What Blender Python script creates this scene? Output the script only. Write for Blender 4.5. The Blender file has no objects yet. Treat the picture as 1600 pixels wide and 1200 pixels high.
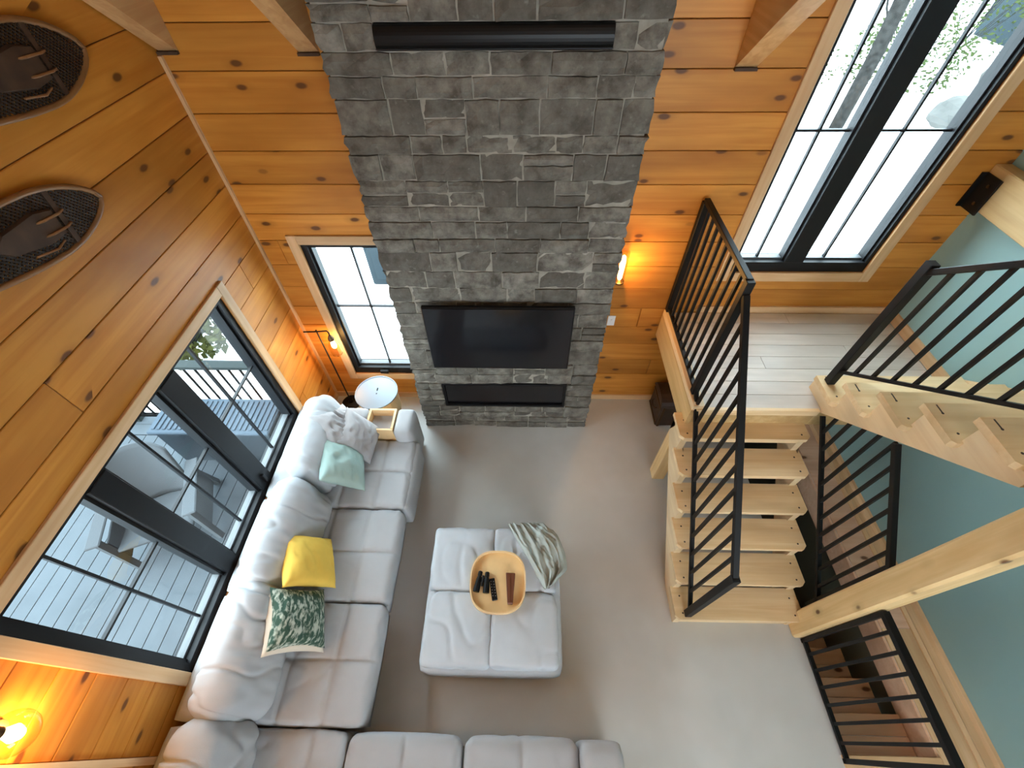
import bpy, bmesh, math, random
from mathutils import Vector, Matrix, noise
random.seed(7)
SC = bpy.context.scene
COL = SC.collection

# ------------------------------------------------------------------ camera
cam_d = bpy.data.cameras.new('camera'); cam = bpy.data.objects.new('camera', cam_d); COL.objects.link(cam)
cam_d.sensor_width = 36; cam_d.sensor_fit = 'HORIZONTAL'; cam_d.lens = 36 * 673.03 / 1600
cam_d.clip_start = 0.02; cam_d.clip_end = 300
_p, _y, _r = math.radians(50.669), math.radians(-1.9786), math.radians(0.9165)
_f = Vector((math.sin(_y) * math.cos(_p), math.cos(_y) * math.cos(_p), -math.sin(_p)))
_rt = Vector((math.cos(_y), -math.sin(_y), 0)); _dn = _f.cross(_rt)
_R = math.cos(_r) * _rt + math.sin(_r) * _dn; _D = -math.sin(_r) * _rt + math.cos(_r) * _dn
_m = Matrix((( _R.x, -_D.x, -_f.x, 0), (_R.y, -_D.y, -_f.y, 0), (_R.z, -_D.z, -_f.z, 4.0), (0, 0, 0, 1)))
cam.matrix_world = _m
SC.camera = cam

# ------------------------------------------------------------------ world and light
SC.view_settings.view_transform = 'Standard'; SC.view_settings.look = 'None'
SC.view_settings.gamma = 1; SC.view_settings.use_curve_mapping = False
SC.view_settings.exposure = 0.0
w = bpy.data.worlds.new('overcast_sky'); SC.world = w; w.use_nodes = True
bg = w.node_tree.nodes['Background']; bg.inputs[0].default_value = (0.80, 0.92, 1.0, 1); bg.inputs[1].default_value = 17.0
SC.cycles.use_denoising = True
SC.cycles.max_bounces = 8; SC.cycles.diffuse_bounces = 4; SC.cycles.glossy_bounces = 3
SC.cycles.transparent_max_bounces = 12; SC.cycles.caustics_reflective = False; SC.cycles.caustics_refractive = False
SC.cycles.sample_clamp_indirect = 6

def area(name, loc, look, sx, sy, power, color=(1, 1, 1), portal=False):
    d = bpy.data.lights.new(name, 'AREA'); d.shape = 'RECTANGLE'; d.size = sx; d.size_y = sy
    d.energy = power; d.color = color
    if portal: d.cycles.is_portal = True
    o = bpy.data.objects.new(name, d); COL.objects.link(o); o.location = loc
    o.rotation_euler = (Vector(look) - Vector(loc)).to_track_quat('-Z', 'Y').to_euler(); return o
def point(name, loc, power, color, r=0.03):
    d = bpy.data.lights.new(name, 'POINT'); d.energy = power; d.color = color; d.shadow_soft_size = r
    o = bpy.data.objects.new(name, d); COL.objects.link(o); o.location = loc; return o

# soft fill light added high under the ridge, no fixture there
area('ridge_fill_light', (0.9, -0.6, 5.9), (0.9, 0.3, 0), 0.6, 0.6, 12, (1.0, 0.90, 0.78))

WARM = (1.0, 0.55, 0.16)

# ------------------------------------------------------------------ materials
def new_mat(name):
    m = bpy.data.materials.new(name); m.use_nodes = True
    nt = m.node_tree; return m, nt, nt.nodes['Principled BSDF']
def N(nt, t, **k):
    n = nt.nodes.new(t)
    for a, v in k.items(): setattr(n, a, v)
    return n
def mixc(nt, fac, a, b, mode='MIX'):
    n = nt.nodes.new('ShaderNodeMix'); n.data_type = 'RGBA'; n.blend_type = mode
    for i, v in ((0, fac), (6, a), (7, b)):
        if hasattr(v, 'is_output') or isinstance(v, bpy.types.NodeSocket): nt.links.new(v, n.inputs[i])
        elif i == 0: n.inputs[i].default_value = v
        else: n.inputs[i].default_value = (*v, 1)
    return n.outputs[2]
def ramp(nt, src, a, b, ca=(0, 0, 0), cb=(1, 1, 1)):
    n = nt.nodes.new('ShaderNodeValToRGB'); n.color_ramp.elements[0].position = a; n.color_ramp.elements[1].position = b
    n.color_ramp.elements[0].color = (*ca, 1); n.color_ramp.elements[1].color = (*cb, 1)
    nt.links.new(src, n.inputs[0]); return n.outputs[0]
def wood(name, base, dark, axis=0, rough=0.45, depth=None, knots=True, var=0.17, knotcol=(0.10, 0.035, 0.012)):
    m, nt, b = new_mat(name)
    tc = N(nt, 'ShaderNodeTexCoord'); oi = N(nt, 'ShaderNodeObjectInfo')
    off = N(nt, 'ShaderNodeVectorMath', operation='SCALE'); off.inputs[0].default_value = (13.7, 9.1, 17.3)
    nt.links.new(oi.outputs['Random'], off.inputs['Scale'])
    add = N(nt, 'ShaderNodeVectorMath', operation='ADD'); nt.links.new(tc.outputs['Object'], add.inputs[0]); nt.links.new(off.outputs[0], add.inputs[1])
    def mapped(s_long, s_cross, flat=False):
        mp = N(nt, 'ShaderNodeMapping'); s = [s_cross] * 3; s[axis] = s_long
        if flat and depth is not None: s[depth] = 0.0
        mp.inputs['Scale'].default_value = s
        nt.links.new(add.outputs[0], mp.inputs['Vector']); return mp.outputs[0]
    g = N(nt, 'ShaderNodeTexNoise'); g.inputs['Scale'].default_value = 1; g.inputs['Detail'].default_value = 5; g.inputs['Distortion'].default_value = 0.6
    nt.links.new(mapped(0.9, 22), g.inputs['Vector'])
    g2 = N(nt, 'ShaderNodeTexNoise'); g2.inputs['Scale'].default_value = 1; g2.inputs['Detail'].default_value = 3
    nt.links.new(mapped(1.2, 4.0), g2.inputs['Vector'])
    c = mixc(nt, ramp(nt, g.outputs['Fac'], 0.38, 0.68), base, dark)
    c = mixc(nt, ramp(nt, g2.outputs['Fac'], 0.4, 0.75), c, tuple(x * 0.78 for x in dark))
    # whole-piece tone
    hv = N(nt, 'ShaderNodeHueSaturation'); nt.links.new(c, hv.inputs['Color'])
    mr = N(nt, 'ShaderNodeMapRange'); mr.inputs['To Min'].default_value = 1 - var; mr.inputs['To Max'].default_value = 1 + var * 0.6
    nt.links.new(oi.outputs['Random'], mr.inputs['Value']); nt.links.new(mr.outputs[0], hv.inputs['Value'])
    c = hv.outputs[0]
    if knots:
        v = N(nt, 'ShaderNodeTexVoronoi'); v.inputs['Scale'].default_value = 1; v.inputs['Randomness'].default_value = 1
        if depth is None: nt.links.new(mapped(3.4, 6.0), v.inputs['Vector'])
        else:
            v.voronoi_dimensions = '2D'; sp = N(nt, 'ShaderNodeSeparateXYZ'); cb = N(nt, 'ShaderNodeCombineXYZ')
            nt.links.new(mapped(2.6, 5.6), sp.inputs[0]); cross = [a for a in range(3) if a not in (axis, depth)][0]
            nt.links.new(sp.outputs[axis], cb.inputs[0]); nt.links.new(sp.outputs[cross], cb.inputs[1]); nt.links.new(cb.outputs[0], v.inputs['Vector'])
        nn = N(nt, 'ShaderNodeTexNoise'); nn.inputs['Scale'].default_value = 9; nt.links.new(add.outputs[0], nn.inputs['Vector'])
        sub = N(nt, 'ShaderNodeMath', operation='MULTIPLY_ADD'); nt.links.new(nn.outputs['Fac'], sub.inputs[0]); sub.inputs[1].default_value = 0.07
        nt.links.new(v.outputs['Distance'], sub.inputs[2])
        k = ramp(nt, sub.outputs[0], 0.10, 0.15, (1, 1, 1), (0, 0, 0))
        halo = ramp(nt, sub.outputs[0], 0.12, 0.30, (1, 1, 1), (0, 0, 0))
        sep = N(nt, 'ShaderNodeSeparateColor'); nt.links.new(v.outputs['Color'], sep.inputs[0])
        gate = ramp(nt, sep.outputs[0], 0.52, 0.56)
        mm = N(nt, 'ShaderNodeMath', operation='MULTIPLY'); nt.links.new(k, mm.inputs[0]); nt.links.new(gate, mm.inputs[1])
        mh = N(nt, 'ShaderNodeMath', operation='MULTIPLY'); nt.links.new(halo, mh.inputs[0]); nt.links.new(gate, mh.inputs[1])
        mh2 = N(nt, 'ShaderNodeMath', operation='MULTIPLY'); nt.links.new(mh.outputs[0], mh2.inputs[0]); mh2.inputs[1].default_value = 0.45
        c = mixc(nt, mh2.outputs[0], c, tuple(x * 0.6 for x in dark))
        mk = N(nt, 'ShaderNodeMath', operation='MULTIPLY'); nt.links.new(mm.outputs[0], mk.inputs[0]); mk.inputs[1].default_value = 0.9
        c = mixc(nt, mk.outputs[0], c, knotcol)
    nt.links.new(c, b.inputs['Base Color']); b.inputs['Roughness'].default_value = rough; b.inputs['Specular IOR Level'].default_value = 0.3
    bp = N(nt, 'ShaderNodeBump'); bp.inputs['Strength'].default_value = 0.12; bp.inputs['Distance'].default_value = 0.004
    nt.links.new(g.outputs['Fac'], bp.inputs['Height']); nt.links.new(bp.outputs[0], b.inputs['Normal'])
    return m
def plain(name, col, rough=0.5, metal=0.0, nscale=0, namt=0.0, bump=0.0, bscale=60, spec=0.5, rnd=0.0):
    m, nt, b = new_mat(name)
    b.inputs['Roughness'].default_value = rough; b.inputs['Metallic'].default_value = metal
    b.inputs['Specular IOR Level'].default_value = spec
    b.inputs['Base Color'].default_value = (*col, 1)
    tc = N(nt, 'ShaderNodeTexCoord'); cc = None
    if namt:
        n = N(nt, 'ShaderNodeTexNoise'); n.inputs['Scale'].default_value = nscale; n.inputs['Detail'].default_value = 5
        nt.links.new(tc.outputs['Object'], n.inputs['Vector'])
        cc = mixc(nt, ramp(nt, n.outputs['Fac'], 0.3, 0.7), tuple(x * (1 - namt) for x in col), tuple(min(1, x * (1 + namt)) for x in col))
    if rnd:
        oi = N(nt, 'ShaderNodeObjectInfo'); hv = N(nt, 'ShaderNodeHueSaturation')
        if cc is not None: nt.links.new(cc, hv.inputs['Color'])
        else: hv.inputs['Color'].default_value = (*col, 1)
        mr = N(nt, 'ShaderNodeMapRange'); mr.inputs['To Min'].default_value = 1 - rnd; mr.inputs['To Max'].default_value = 1 + rnd
        nt.links.new(oi.outputs['Random'], mr.inputs['Value']); nt.links.new(mr.outputs[0], hv.inputs['Value']); cc = hv.outputs[0]
    if cc is not None: nt.links.new(cc, b.inputs['Base Color'])
    if bump:
        n2 = N(nt, 'ShaderNodeTexNoise'); n2.inputs['Scale'].default_value = bscale; n2.inputs['Detail'].default_value = 4
        nt.links.new(tc.outputs['Object'], n2.inputs['Vector'])
        bp = N(nt, 'ShaderNodeBump'); bp.inputs['Strength'].default_value = bump; bp.inputs['Distance'].default_value = 0.01
        nt.links.new(n2.outputs['Fac'], bp.inputs['Height']); nt.links.new(bp.outputs[0], b.inputs['Normal'])
    return m
def emit(name, col, s):
    m = bpy.data.materials.new(name); m.use_nodes = True; nt = m.node_tree
    b = nt.nodes['Principled BSDF']; b.inputs['Emission Color'].default_value = (*col, 1); b.inputs['Emission Strength'].default_value = s
    b.inputs['Base Color'].default_value = (*col, 1); return m
def glass(name, tint=(1, 1, 1), base=0.04, rough=0.0):
    m = bpy.data.materials.new(name); m.use_nodes = True; nt = m.node_tree
    for n in list(nt.nodes):
        if n.type != 'OUTPUT_MATERIAL': nt.nodes.remove(n)
    out = [n for n in nt.nodes if n.type == 'OUTPUT_MATERIAL'][0]
    t = N(nt, 'ShaderNodeBsdfTransparent'); t.inputs[0].default_value = (*tint, 1)
    g = N(nt, 'ShaderNodeBsdfGlossy'); g.inputs['Roughness'].default_value = rough
    fr = N(nt, 'ShaderNodeFresnel'); fr.inputs[0].default_value = 1.5
    ge = N(nt, 'ShaderNodeNewGeometry'); inv = N(nt, 'ShaderNodeMath', operation='SUBTRACT'); inv.inputs[0].default_value = 1; nt.links.new(ge.outputs['Backfacing'], inv.inputs[1])
    mu = N(nt, 'ShaderNodeMath', operation='MULTIPLY'); nt.links.new(fr.outputs[0], mu.inputs[0]); nt.links.new(inv.outputs[0], mu.inputs[1])
    mx = N(nt, 'ShaderNodeMixShader'); nt.links.new(mu.outputs[0], mx.inputs[0]); nt.links.new(t.outputs[0], mx.inputs[1]); nt.links.new(g.outputs[0], mx.inputs[2])
    nt.links.new(mx.outputs[0], out.inputs[0]); return m

PB, PD = (0.66, 0.285, 0.050), (0.53, 0.195, 0.028)
M = dict(
    pine_x=wood('pine_wall_x', PB, PD, 0, depth=1), pine_y=wood('pine_wall_y', PB, PD, 1, depth=0),
    trim_x=wood('pine_trim_x', (0.74, 0.50, 0.29), (0.62, 0.38, 0.19), 0, knots=False, var=.08),
    trim_y=wood('pine_trim_y', (0.74, 0.50, 0.29), (0.62, 0.38, 0.19), 1, knots=False, var=.08),
    trim_z=wood('pine_trim_z', (0.74, 0.50, 0.29), (0.62, 0.38, 0.19), 2, knots=False, var=.08),
    stair_x=wood('stair_wood_x', (0.86, 0.66, 0.40), (0.76, 0.53, 0.28), 0, rough=.4, var=.1, knots=False),
    stair_y=wood('stair_wood_y', (0.84, 0.66, 0.42), (0.77, 0.57, 0.34), 1, rough=.4, var=.06, knots=False),
    beam_y=wood('beam_wood_y', (0.66, 0.46, 0.22), (0.54, 0.345, 0.14), 1, var=.06),
    beam_z=wood('beam_wood_z', (0.80, 0.57, 0.29), (0.68, 0.44, 0.19), 2, var=.04),
    pale_x=wood('whitewashed_boards', (0.62, 0.555, 0.49), (0.55, 0.485, 0.42), 0, rough=.35, var=.06, knots=False),
    down_x=wood('lower_stair_wood', (0.76, 0.50, 0.34), (0.68, 0.41, 0.26), 0, depth=2, rough=.4, var=.08),
    ceil=wood('ceiling_pine', (0.60, 0.33, 0.13), (0.48, 0.24, 0.08), 1, var=.1),
    rafter=wood('rafter_pine', (0.66, 0.42, 0.20), (0.52, 0.29, 0.12), 1, var=.05),
    back=plain('dark_joint', (0.10, 0.045, 0.018), .9),
    mortar=plain('mortar', (0.28, 0.26, 0.22), .95, nscale=14, namt=.2, bump=.5, bscale=40),
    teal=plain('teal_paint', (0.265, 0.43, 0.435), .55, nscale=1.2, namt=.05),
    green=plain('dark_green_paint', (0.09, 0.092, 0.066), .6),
    black=plain('black_metal', (0.005, 0.005, 0.006), .5, 0.0, spec=.25),
    frame=plain('black_window_frame', (0.006, 0.0065, 0.008), .5, spec=.22),
    vinyl=plain('grey_window_spacer', (0.07, 0.075, 0.08), .5),
    fabric=plain('light_grey_fabric', (0.43, 0.44, 0.46), .92, nscale=3, namt=.05, bump=.25, bscale=420, spec=.2),
    fabric3=plain('ottoman_fabric', (0.50, 0.535, 0.575), .92, nscale=3, namt=.04, bump=.25, bscale=420, spec=.2),
    fabric2=plain('grey_pillow_fabric', (0.42, 0.41, 0.42), .9, nscale=5, namt=.06, bump=.2, bscale=300, spec=.2),
    seam=plain('button_grey', (0.20, 0.19, 0.19), .95),  # dark grey of the remote control's buttons
    mint=plain('mint_fabric', (0.34, 0.46, 0.43), .85, nscale=5, namt=.08, spec=.2),
    yellow=plain('yellow_fabric', (0.80, 0.53, 0.10), .85, nscale=5, namt=.08, spec=.2),
    cream=plain('cream_fabric', (0.66, 0.60, 0.50), .9),
    throw=plain('grey_green_throw', (0.40, 0.44, 0.41), .85, nscale=8, namt=.08, spec=.3),
    white=plain('white_plastic', (0.8, 0.8, 0.78), .4),
    bluewhite=plain('pale_blue_enamel', (0.19, 0.235, 0.28), .4),
    lightwood=plain('light_wood', (0.80, 0.56, 0.30), .45, nscale=6, namt=.06),
    traywood=plain('tray_wood', (0.80, 0.55, 0.27), .4, nscale=7, namt=.06),
    brown=plain('brown_box', (0.14, 0.045, 0.022), .4),
    screen=plain('black_screen', (0.006, 0.006, 0.008), .12),
    tvbody=plain('tv_body', (0.005, 0.005, 0.0055), .38, spec=.2),
    hide=plain('dark_leather', (0.05, 0.024, 0.012), .75, nscale=12, namt=.4),
    lace=plain('rawhide_lacing', (0.025, 0.013, 0.007), .7, nscale=9, namt=.3),
    bent=plain('bent_wood_rim', (0.22, 0.10, 0.035), .45, nscale=8, namt=.2),
    brass=plain('old_bronze', (0.10, 0.06, 0.03), .4, 0.8),
    trunk=plain('dark_trunk_wood', (0.035, 0.018, 0.012), .5, nscale=8, namt=.4),
    bark=plain('tree_bark', (0.018, 0.017, 0.016), .9, spec=.02, nscale=9, namt=.4, bump=.6, bscale=20),
    leafa=plain('pale_green_leaf', (0.030, 0.040, 0.014), .9, spec=.03, rnd=.25), leafb=plain('yellow_green_leaf', (0.042, 0.044, 0.012), .9, spec=.03, rnd=.2),
    snow=plain('pale_ground', (0.78, 0.79, 0.80), .9, nscale=1.3, namt=.10),
    rock=plain('pale_rock', (0.062, 0.061, 0.058), .9, spec=.03, nscale=2, namt=.15, bump=.5, bscale=5),
    deck=plain('grey_deck_board', (0.054, 0.063, 0.071), .9, spec=.04, nscale=5, namt=.08, rnd=.05),
    deckgap=plain('deck_joists', (0.004, 0.004, 0.005), .9, spec=.0),
    bench=plain('bench_plastic', (0.020, 0.026, 0.032), .9, spec=.04), benchlid=plain('bench_lid_plastic', (0.046, 0.060, 0.076), .9, spec=.04),
    chair=plain('pale_grey_chair', (0.050, 0.055, 0.060), .9, spec=.04),
    railg=plain('grey_rail', (0.022, 0.027, 0.027), .9, spec=.04), railb=plain('dark_rail_bar', (0.003, 0.003, 0.003), .9, spec=.04),
    slate=plain('blue_grey_siding', (0.022, 0.030, 0.035), .9, spec=.04),
    glass=glass('window_glass', (0.93, 0.98, 0.985)), lampglass=glass('lamp_glass', (0.90, 0.82, 0.70)),
    bulb=emit('warm_bulb', (1.0, 0.62, 0.25), 14.0), bulb2=emit('hot_bulb', (1.0, 0.80, 0.50), 10.0),
)
def stone_mat():
    m, nt, b = new_mat('split_stone')
    tc = N(nt, 'ShaderNodeTexCoord'); oi = N(nt, 'ShaderNodeObjectInfo')
    n = N(nt, 'ShaderNodeTexNoise'); n.inputs['Scale'].default_value = 9; n.inputs['Detail'].default_value = 7; n.inputs['Roughness'].default_value = .65
    nt.links.new(tc.outputs['Object'], n.inputs['Vector'])
    c = mixc(nt, oi.outputs['Random'], (0.105, 0.096, 0.080), (0.235, 0.218, 0.185))
    c = mixc(nt, ramp(nt, n.outputs['Fac'], .35, .65), c, (0.065, 0.056, 0.044))
    n3 = N(nt, 'ShaderNodeTexNoise'); n3.inputs['Scale'].default_value = 30; n3.inputs['Detail'].default_value = 6
    nt.links.new(tc.outputs['Object'], n3.inputs['Vector'])
    c = mixc(nt, ramp(nt, n3.outputs['Fac'], .62, .85), c, (0.22, 0.21, 0.185))
    nt.links.new(c, b.inputs['Base Color']); b.inputs['Roughness'].default_value = .85
    bp = N(nt, 'ShaderNodeBump'); bp.inputs['Strength'].default_value = .9; bp.inputs['Distance'].default_value = .012
    nt.links.new(n.outputs['Fac'], bp.inputs['Height']); nt.links.new(bp.outputs[0], b.inputs['Normal'])
    return m
M['stone'] = stone_mat()
def floor_mat():
    m, nt, b = new_mat('polished_concrete')
    tc = N(nt, 'ShaderNodeTexCoord')
    n = N(nt, 'ShaderNodeTexNoise'); n.inputs['Scale'].default_value = 1.1; n.inputs['Detail'].default_value = 4
    nt.links.new(tc.outputs['Object'], n.inputs['Vector'])
    n2 = N(nt, 'ShaderNodeTexNoise'); n2.inputs['Scale'].default_value = 3.5; n2.inputs['Detail'].default_value = 2
    nt.links.new(tc.outputs['Object'], n2.inputs['Vector'])
    c = mixc(nt, ramp(nt, n.outputs['Fac'], .35, .65), (0.50, 0.49, 0.465), (0.54, 0.535, 0.515))
    c = mixc(nt, ramp(nt, n2.outputs['Fac'], .3, .8), c, (0.47, 0.46, 0.435))
    nt.links.new(c, b.inputs['Base Color'])
    mr = N(nt, 'ShaderNodeMapRange'); mr.inputs['To Min'].default_value = .32; mr.inputs['To Max'].default_value = .5
    nt.links.new(n.outputs['Fac'], mr.inputs['Value']); nt.links.new(mr.outputs[0], b.inputs['Roughness'])
    return m
M['floor'] = floor_mat()
def knit_mat():
    m, nt, b = new_mat('green_knit')
    tc = N(nt, 'ShaderNodeTexCoord')
    v = N(nt, 'ShaderNodeTexNoise'); v.inputs['Scale'].default_value = 34; v.inputs['Detail'].default_value = 3
    mp = N(nt, 'ShaderNodeMapping'); mp.inputs['Scale'].default_value = (1.0, .6, 1.9); nt.links.new(tc.outputs['Object'], mp.inputs[0]); nt.links.new(mp.outputs[0], v.inputs['Vector'])
    c = mixc(nt, ramp(nt, v.outputs['Fac'], .46, .62), (0.035, 0.085, 0.06), (0.50, 0.55, 0.47))
    nt.links.new(c, b.inputs['Base Color']); b.inputs['Roughness'].default_value = .95
    bp = N(nt, 'ShaderNodeBump'); bp.inputs['Strength'].default_value = .8; bp.inputs['Distance'].default_value = .01
    nt.links.new(v.outputs['Fac'], bp.inputs['Height']); nt.links.new(bp.outputs[0], b.inputs['Normal'])
    return m
M['knit'] = knit_mat()

# ------------------------------------------------------------------ helpers
def root_loc(p):
    return Vector(p.location) if p is not None and p.parent is None else (root_loc(p.parent) if p is not None else Vector())
def obj(name, bm, mat, parent=None, smooth=False):
    me = bpy.data.meshes.new(name)
    if parent is not None:
        L = root_loc(parent)
        if L.length: bmesh.ops.translate(bm, verts=bm.verts, vec=-L)
    bmesh.ops.recalc_face_normals(bm, faces=bm.faces)
    bm.to_mesh(me); bm.free()
    for mm in (mat if isinstance(mat, (list, tuple)) else [mat]): me.materials.append(mm)
    if smooth: me.polygons.foreach_set('use_smooth', [True] * len(me.polygons))
    o = bpy.data.objects.new(name, me); COL.objects.link(o); o.parent = parent
    return o
def tag(o, label, cat, group=None, kind=None):
    o['label'] = label; o['category'] = cat
    if group: o['group'] = group
    if kind: o['kind'] = kind
    return o
def thing(name, loc, label, cat, group=None):
    o = bpy.data.objects.new(name, None); COL.objects.link(o); o.location = loc; o.empty_display_size = .1
    return tag(o, label, cat, group)
def struct(name, bm, mat, label=None, cat=None):
    o = obj(name, bm, mat); o['kind'] = 'structure'
    o['label'] = label or name.replace('_', ' '); o['category'] = cat or name.split('_')[0]
    return o
def B(): return bmesh.new()
def box(bm, x0, x1, y0, y1, z0, z1, bev=0.0, mi=0):
    vs = [bm.verts.new((x, y, z)) for x in (x0, x1) for y in (y0, y1) for z in (z0, z1)]
    idx = [(0, 1, 3, 2), (4, 6, 7, 5), (0, 4, 5, 1), (2, 3, 7, 6), (0, 2, 6, 4), (1, 5, 7, 3)]
    fs = [bm.faces.new([vs[i] for i in f]) for f in idx]
    for f in fs: f.material_index = mi
    if bev:
        es = list({e for f in fs for e in f.edges})
        bmesh.ops.bevel(bm, geom=es, offset=bev, segments=1, affect='EDGES')
    return bm
def bx(*a, **k): return box(B(), *a, **k)
def bar(bm, p, q, w, h, up=(0, 0, 1), bev=0.0):
    p, q = Vector(p), Vector(q); d = (q - p); L = d.length; d.normalize()
    up = Vector(up)
    if abs(d.dot(up)) > .98: up = Vector((0, 1, 0))
    s = d.cross(up).normalized(); u = s.cross(d).normalized()
    vs = []
    for t in (0, L):
        for a in (-w / 2, w / 2):
            for b in (-h / 2, h / 2): vs.append(bm.verts.new(p + d * t + s * a + u * b))
    fs = [bm.faces.new([vs[i] for i in f]) for f in [(0, 1, 3, 2), (4, 6, 7, 5), (0, 4, 5, 1), (2, 3, 7, 6), (0, 2, 6, 4), (1, 5, 7, 3)]]
    if bev: bmesh.ops.bevel(bm, geom=list({e for f in fs for e in f.edges}), offset=bev, segments=1, affect='EDGES')
    return bm
def cyl(bm, p, q, r, r2=None, n=16):
    p, q = Vector(p), Vector(q); d = (q - p).normalized(); r2 = r if r2 is None else r2
    s = d.orthogonal().normalized(); u = d.cross(s)
    a = [bm.verts.new(p + (s * math.cos(t) + u * math.sin(t)) * r) for t in [2 * math.pi * i / n for i in range(n)]]
    b = [bm.verts.new(q + (s * math.cos(t) + u * math.sin(t)) * r2) for t in [2 * math.pi * i / n for i in range(n)]]
    for i in range(n): bm.faces.new((a[i], a[(i + 1) % n], b[(i + 1) % n], b[i]))
    bm.faces.new(a); bm.faces.new(b); return bm
def lathe(bm, c, prof, n=24, axis=None):
    c = Vector(c); Q = (Vector(axis).normalized().to_track_quat('Z', 'Y') if axis else None); rings = []
    for r, z in prof:
        ring = []
        for i in range(n):
            v = Vector((r * math.cos(2 * math.pi * i / n), r * math.sin(2 * math.pi * i / n), z))
            if Q: v = Q @ v
            ring.append(bm.verts.new(c + v))
        rings.append(ring)
    for a, b in zip(rings, rings[1:]):
        for i in range(n): bm.faces.new((a[i], a[(i + 1) % n], b[(i + 1) % n], b[i]))
    if prof[0][0] > 0: bm.faces.new(rings[0])
    if prof[-1][0] > 0: bm.faces.new(rings[-1])
    return bm
def tube(bm, pts, r, n=8):
    pts = [Vector(p) for p in pts]; rings = []; prev = None
    for i, p in enumerate(pts):
        d = (pts[min(i + 1, len(pts) - 1)] - pts[max(i - 1, 0)]).normalized()
        s = d.orthogonal().normalized() if prev is None else (prev - d * prev.dot(d)).normalized()
        prev = s; u = d.cross(s)
        rings.append([bm.verts.new(p + (s * math.cos(2 * math.pi * k / n) + u * math.sin(2 * math.pi * k / n)) * r) for k in range(n)])
    for a, b in zip(rings, rings[1:]):
        for i in range(n): bm.faces.new((a[i], a[(i + 1) % n], b[(i + 1) % n], b[i]))
    bm.faces.new(rings[0]); bm.faces.new(rings[-1]); return bm
def extrude_poly(bm, pts, axis, a, b):
    """pts 2-D; axis 0: (y,z) extruded along x a..b ; axis 1: (x,z) along y ; axis 2: (x,y) along z"""
    def P(p, t):
        return (t, p[0], p[1]) if axis == 0 else ((p[0], t, p[1]) if axis == 1 else (p[0], p[1], t))
    A = [bm.verts.new(P(p, a)) for p in pts]; C = [bm.verts.new(P(p, b)) for p in pts]
    n = len(pts)
    for i in range(n): bm.faces.new((A[i], A[(i + 1) % n], C[(i + 1) % n], C[i]))
    bm.faces.new(A); bm.faces.new(C); return bm
def soft(center, size, r=0.06, bulge=(0, 0, 0.02), seams=(), wr=0.004, rot=None, n=(20, 20, 6), seed=0, wscale=(6, 6, 6), sd=0.018, sw=0.02, pinch=0.0):
    """upholstered block: rounded box with bulged faces, seam grooves ((axis, offset) pairs on the top) and wrinkles"""
    bm = B(); sx, sy, sz = [s / 2 for s in size]; H = (sx, sy, sz)
    nx, ny, nz = n; vd = {}
    def vert(i, j, k):
        key = (i, j, k)
        if key not in vd: vd[key] = bm.verts.new((-sx + 2 * sx * i / nx, -sy + 2 * sy * j / ny, -sz + 2 * sz * k / nz))
        return vd[key]
    for i in range(nx):
        for j in range(ny):
            for k in (0, nz): bm.faces.new((vert(i, j, k), vert(i + 1, j, k), vert(i + 1, j + 1, k), vert(i, j + 1, k)))
    for i in range(nx):
        for k in range(nz):
            for j in (0, ny): bm.faces.new((vert(i, j, k), vert(i + 1, j, k), vert(i + 1, j, k + 1), vert(i, j, k + 1)))
    for j in range(ny):
        for k in range(nz):
            for i in (0, nx): bm.faces.new((vert(i, j, k), vert(i, j + 1, k), vert(i, j + 1, k + 1), vert(i, j, k + 1)))
    off = Vector((seed * 3.1, seed * 1.7, seed * 5.3))
    for v in bm.verts:
        p = v.co.copy(); q = Vector([max(-H[a] + r, min(H[a] - r, p[a])) for a in range(3)])
        d = p - q
        if d.length > 1e-7:
            m_ = max(abs(d.x), abs(d.y), abs(d.z)); p = q + d.normalized() * m_ if m_ > 0 else p
        u = [p[a] / H[a] for a in range(3)]
        for a in range(3):
            o1, o2 = [b for b in range(3) if b != a]
            p[a] += bulge[a] * u[a] * (1 - min(1, abs(u[o1])) ** 2.5) * (1 - min(1, abs(u[o2])) ** 2.5)
        g = 0
        if u[2] > 0.3:
            for ax, o in seams: g += math.exp(-((p[ax] - o) / sw) ** 2)
            p.z -= sd * min(1.2, g)
            pu = 0
            for ax, o in seams: pu += math.exp(-((p[ax] - o) / (sw * 4)) ** 2)
            p.z -= sd * .5 * min(1.3, pu)
        wv = noise.noise(Vector((p.x * wscale[0], p.y * wscale[1], p.z * wscale[2])) + off)
        w2 = noise.noise(Vector((p.x * wscale[0] * 2.7, p.y * wscale[1] * 2.7, p.z * wscale[2] * 2.7)) + off)
        ridge = .5 - 2.2 * max(0, 1 - abs(wv) * 6) ** 1.3 * (.4 + .6 * max(0, noise.noise(p * 3 + off) * 2 + .4)) + .5 * wv
        dirn = (p - q * .8); dirn = dirn.normalized() if dirn.length else Vector((0, 0, 1))
        p += dirn * wr * (ridge + .6 * w2)
        v.co = p
    R_ = rot if rot is not None else Matrix.Identity(3)
    bmesh.ops.transform(bm, matrix=Matrix.Translation(center) @ R_.to_4x4(), verts=bm.verts)
    return bm
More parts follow.
